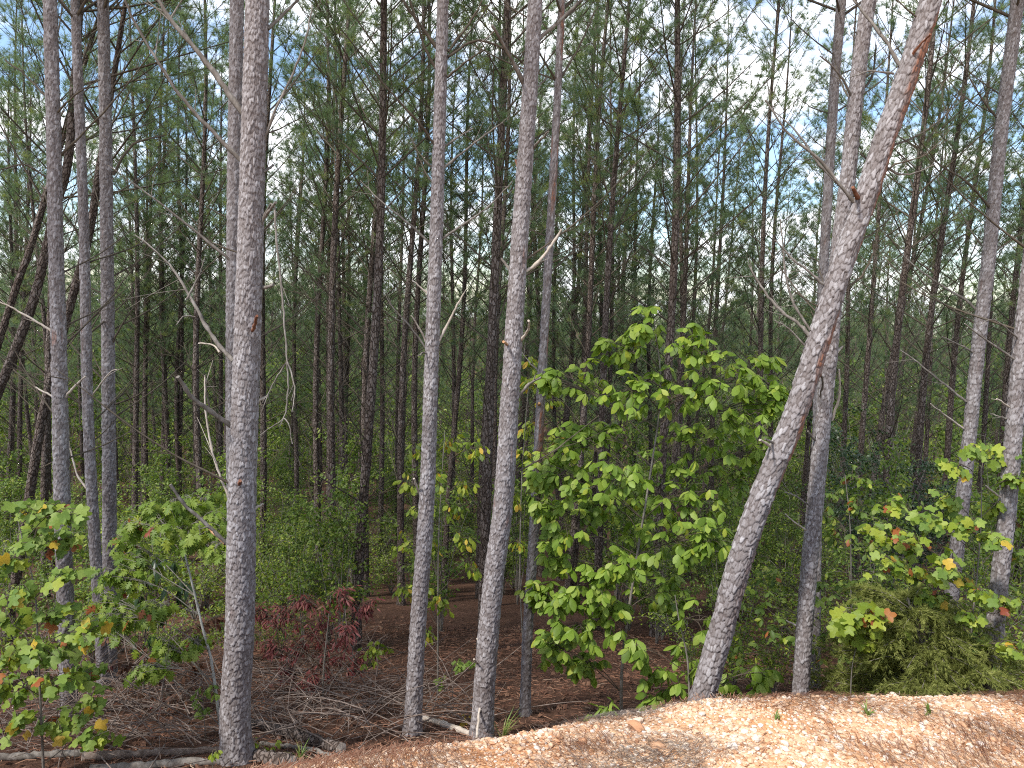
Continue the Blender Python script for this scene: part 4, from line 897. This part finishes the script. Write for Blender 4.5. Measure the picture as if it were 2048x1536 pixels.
# understory shrubs: three shapes, copied
def shrub_var(seed, hgt, wid, nb, leaf, size, mats, nl):
    rs = np.random.default_rng(seed); st = Mix(); sp, sr, tp = [], [], []
    for k in range(nb):
        az = rs.uniform(0, 6.28); rr = wid * rs.uniform(.1, 1) ** .7; top = np.array([math.cos(az) * rr, math.sin(az) * rr, hgt * rs.uniform(.45, 1)]); b = curve_pts([[0, 0, -.05], top * [.35, .35, .55] + rs.normal(0, .06, 3), top], 8); sp.append(b); sr.append(np.linspace(.011, .003, 8))
        for q in range(6):
            i = rs.integers(3, 8); e = b[i] + rs.normal(0, .26, 3) * [1, 1, .7]; t_ = curve_pts([b[i], (b[i] + e) / 2 + [0, 0, .03], e], 8); sp.append(t_); sr.append(np.linspace(.004, .002, 8)); tp.append(t_)
    V, Q = tubes(np.array(sp), np.array(sr), 4); st.add(V, Q=Q, smooth=True)
    tp = np.array(tp); pos, D = [], []
    for k in range(nl):
        t_ = tp[rs.integers(len(tp))]; p = t_[rs.integers(2, 8)] + rs.normal(0, .07, 3); az = rs.uniform(0, 6.28); pos.append(p); D.append([math.cos(az), math.sin(az), rs.uniform(-.8, .25)])
    pos, D = np.array(pos), np.array(D); Nn = np.array([0, 0, 1]) + rs.normal(0, .45, (nl, 3)); mx = Mix()
    joined_leaves(mx, leaf, pos, D, Nn, size * rs.uniform(.6, 1.2, nl), rs.choice(len(mats), nl), rs.uniform(0, 1, nl))
    return st.mesh('stem', [M['stem']]), mx.mesh('foliage', [M[m] for m in mats])
SH = [shrub_var(1, 3.2, .9, 9, 'small', .085, ['small'], 1500), shrub_var(2, 2.4, 1.1, 11, 'small', .075, ['small', 'small', 'limeleaf'], 1700), shrub_var(3, 4.2, .9, 9, 'small', .09, ['small'], 1900), shrub_var(4, 1.5, 1.0, 10, 'small', .07, ['small', 'limeleaf'], 1100)]
SHD = [shrub_var(7, 5.4, 1.5, 16, 'small', .085, ['darkleaf'], 4200)]
def put_shrub(x, y, sv, sc_, label, group, name='understory_shrub'):
    t = thing(name, label, 'shrub', (x, y, float(H(x, y))), group); t.rotation_euler.z = U(0, 6.28); t.scale = (sc_, sc_, sc_ * U(.85, 1.15))
    link('stem', sv[0], t); f = link('foliage', sv[1], t)
nsh = 0; tries = 0
while nsh < 190 and tries < 3000:
    tries += 1; y = 11.5 + 22 * U(0, 1) ** 1.1; x = U(-1, 1) * (y * .73 + 1)
    if y < 13.5 and -2.6 < x < 2.2: continue
    if y < 16 and U(0, 1) < .35: continue
    put_shrub(x, y, SH[rng.integers(4)], U(.75, 1.15), 'leafy green understory shrub in the shade between the inner pine trunks', 'shrubs under the inner pines'); nsh += 1
for (px, py, d, s) in [(1800, 800, 15.5, 1.0), (1760, 720, 18, 1.15), (1860, 760, 17, 1.0)]:
    P = at(px, py, d); put_shrub(P[0], P[1], SHD[0], s, 'dark evergreen understory tree behind the lobed saplings with orange leaves', 'dark evergreens under the pines', 'evergreen_tree')
for (px, d, s, k) in [(60, 9.5, .8, 3), (180, 10.5, .75, 1), (330, 10.5, .7, 3), (1480, 10, .8, 1), (1560, 9.6, .7, 3), (1780, 9.4, .8, 1), (1840, 9.8, .8, 3), (2010, 9.6, .9, 1), (1720, 10.6, .9, 0), (1950, 10.8, .9, 0), (-60, 9.0, .8, 1), (120, 12, .8, 0), (1400, 11, .7, 3), (560, 11.5, .6, 3), (470, 11, .7, 1)]:
    P = at(px, 1200, d); put_shrub(P[0], P[1], SH[k], s, 'low leafy shrub in the second row, just behind the front pines', 'low shrubs behind the front pines')

sp_ = {}
for ob in COL.objects:
    if ob.type == 'MESH': sp_.setdefault(ob.data.name, ob)
bl = []
yy = 38.0
while yy < 150:
    st = 3.6 + (yy - 38) * .05; hw = yy * .78 + 5
    for xx in np.arange(-hw, hw, st):
        x_, y_ = xx + U(-1, 1) * st * .45, yy + U(-1, 1) * st * .45; bl.append((x_, y_, float(H(x_, y_))))
    yy += st
gn_scatter('distant_broadleaf_wood', bl, [(sp_[v[0].name], sp_[v[1].name]) for v in SH[:3]], 'distant mass of bright green broadleaf trees seen through the pine trunks', 'forest', 1.8, 3.2)

# ------------------------------------------------------------------ fallen logs, dead brush, bank weeds
def log(pp, w0, w1, mat, label, lift=.0, bark=True):
    rs = np.random.default_rng(abs(int(pp[0][0])) + 5)
    P = [np.array(hit(px, py)) for px, py in pp]; r = [w0 / 2 * pix2m(P[0]), w1 / 2 * pix2m(P[-1])]
    c = curve_pts(P, 26); rr = np.linspace(r[0], r[1], 26) * (1 + .10 * rs.normal(size=26)); c[:, 2] = np.maximum(c[:, 2], H(c[:, 0], c[:, 1])) + rr * .75 + lift
    base = c[0].copy(); c = c - base; root = thing('fallen_log', label, 'log', base)
    V, Q = tubes(c[None], rr[None], 12); V = V + rs.normal(0, .003, V.shape); mx = Mix(); mx.add(V, Q=Q, smooth=True); body = link('log_body', mx.mesh('log_body', [M[mat]]), root)
    for e, sgn in ((0, -1), (25, 1)):
        ring = V[e * 12:e * 12 + 12]; ctr = ring.mean(0) + sgn * nrm(c[min(e + 1, 25)] - c[max(e - 1, 0)]) * .01; W = np.vstack([ring, ctr]); mx = Mix(); mx.add(W, [[k, (k + 1) % 12, 12] for k in range(12)]); link('cut_end', mx.mesh('cut_end', [M['pale']]), body)
log([(498, 1452), (590, 1478), (682, 1508)], 20, 26, 'bark', 'bark covered log slanting from the thick pine toward the bank')
log([(500, 1520), (540, 1528), (585, 1536)], 26, 28, 'bark', 'short thick log stub against the thick pine foot')
log([(-30, 1522), (70, 1518), (172, 1512)], 14, 16, 'dead', 'thin grey log with a pale cut end under the lobed sapling')
log([(165, 1520), (300, 1512), (445, 1505)], 16, 13, 'brush', 'long weathered log lying in the brush below the oak sapling')
log([(180, 1548), (320, 1535), (440, 1528)], 18, 15, 'dead', 'second weathered log lying in front of the long one')
log([(520, 1490), (600, 1500), (660, 1515)], 9, 8, 'dead', 'slender bare pole lying beside the slanting bark covered log')
log([(842, 1438), (890, 1455), (950, 1476)], 11, 13, 'pale', 'broken pale log lying between the two straight grey pines')
mx = Mix(); bp, br_ = [], []
rs = np.random.default_rng(31)
def brush_twig(p0, L, el, az, r):
    d = np.array([math.cos(az) * math.cos(el), math.sin(az) * math.cos(el), math.sin(el)]); s = np.linspace(0, 1, 7)[:, None]; side = nrm(np.cross(d, [0, 0, 1])) * rs.uniform(-.35, .35)
    c = p0 + d * L * s + side * L * s * s + np.array([0, 0, -rs.uniform(.0, .45) * L]) * s * s + np.array([0, 0, .02]); c[:, 2] = np.maximum(c[:, 2], H(c[:, 0], c[:, 1]) + .01); return c
areas = [(-40, 460, 1395, 1530, 250), (500, 830, 1385, 1490, 200), (200, 480, 1330, 1420, 70), (830, 960, 1400, 1470, 40), (560, 700, 1330, 1400, 60)]
for (xa, xb, ya, yb, n) in areas:
    for k in range(n):
        p0 = np.array(hit(rs.uniform(xa, xb), rs.uniform(ya, yb))) + [0, 0, rs.uniform(0, .28)]; az = rs.choice([0, math.pi]) + rs.normal(0, .8); L = rs.uniform(.25, 1.4); el = rs.uniform(-.05, .8); r0 = rs.uniform(.0025, .009) * (.6 + .4 * L)
        c = brush_twig(p0, L, el, az, r0); bp.append(c); br_.append(np.linspace(r0, r0 * .4, 7))
        if rs.uniform() < .6:
            i = rs.integers(2, 6); c2 = brush_twig(c[i], L * .4, el + .2, az + rs.uniform(-.9, .9), r0); bp.append(c2); br_.append(np.linspace(r0 * .5, .0015, 7))
V, Q = tubes(np.array(bp), np.array(br_), 5); mx.add(V, Q=Q, smooth=True)
tag(link('dead_brush', mx.mesh('dead_brush', [M['brush']]), kind='stuff'), 'tangle of grey dead twigs heaped on the forest floor around the logs', 'brush')
# larger single dead branches in the heap
for k, (pp, w0, w1, lab) in enumerate([([(640, 1440), (700, 1428), (780, 1430), (835, 1440)], 5, 3, 'long curved grey branch arching over the brush toward the slim straight pine'), ([(1010, 1500), (870, 1430), (800, 1425)], 4, 2, 'thin bare branch lying beside the broken pale log'),
        ([(600, 1450), (610, 1440), (620, 1425)], 5, 3, 'upright splintered grey stick beside the slanting log'), ([(590, 1400), (650, 1380), (720, 1395)], 4, 2, 'thin arched twig under the red leaved shrub')]):
    P = [np.array(hit(px, py)) for px, py in pp]; b = P[0].copy(); P = [p - b + [0, 0, .03 + .12 * (i > 0)] for i, p in enumerate(P)]; root = thing('fallen_branch', lab, 'branch', b); q = pix2m(b)
    branch_part(root, np.eye(3), np.zeros(3), P, w0 / 2 * q, w1 / 2 * q, M['brush'], 'branch', 5, np.random.default_rng(k))

def grass(px, py, n, L, label, d=None):
    rs = np.random.default_rng(px)
    if d is None:
        r = ray(px, py); q = -(CAM[2] - .11) / r[2]; x, y = r[0] * q, r[1] * q; z = float(bank_z(np.array(x), np.array(y)))
    else: P = at(px, py, d); x, y = P[0], P[1]; z = float(H(x, y))
    root = thing('grass_tuft', label, 'grass', (x, y, z)); V = []; T = []
    for k in range(n):
        az = rs.uniform(0, 6.28); el = rs.uniform(.7, 1.45); l = L * rs.uniform(.5, 1.1); d_ = np.array([math.cos(az) * math.cos(el), math.sin(az) * math.cos(el), math.sin(el)]); sd = nrm(np.cross(d_, [0, 0, 1])) * .003 * (1 + L * 3); o_ = rs.normal(0, .008, 3) * [1, 1, 0]
        m = o_ + d_ * l * .55; e = o_ + d_ * l + np.array([math.cos(az), math.sin(az), -.6]) * l * .18; b = len(V); V += [o_ - sd, o_ + sd, m + sd * .8, m - sd * .8, e]; T += [[b, b + 1, b + 2], [b, b + 2, b + 3], [b + 3, b + 2, b + 4]]
    me = mesh('blades', V, T, mats=[M['grass']], tint=np.repeat(rs.uniform(0, 1, n), 3)); link('blades', me, root)
grass(1735, 1430, 12, .06, 'small green sprout alone on the orange gravel')
grass(1858, 1425, 8, .045, 'tiny yellow green sprout on the gravel bank')
grass(1553, 1440, 9, .05, 'faint sprig of grass on the gravel bank beside the leaning pine')
grass(1165, 1470, 22, .35, 'grass tuft at the lower edge of the gravel brow', 6.9)
grass(600, 1530, 16, .22, 'pale grass tuft by the end of the logs', 6.6)
grass(1005, 1478, 18, .4, 'thin grass stems behind the bank brow near the scarred pine', 7.4)
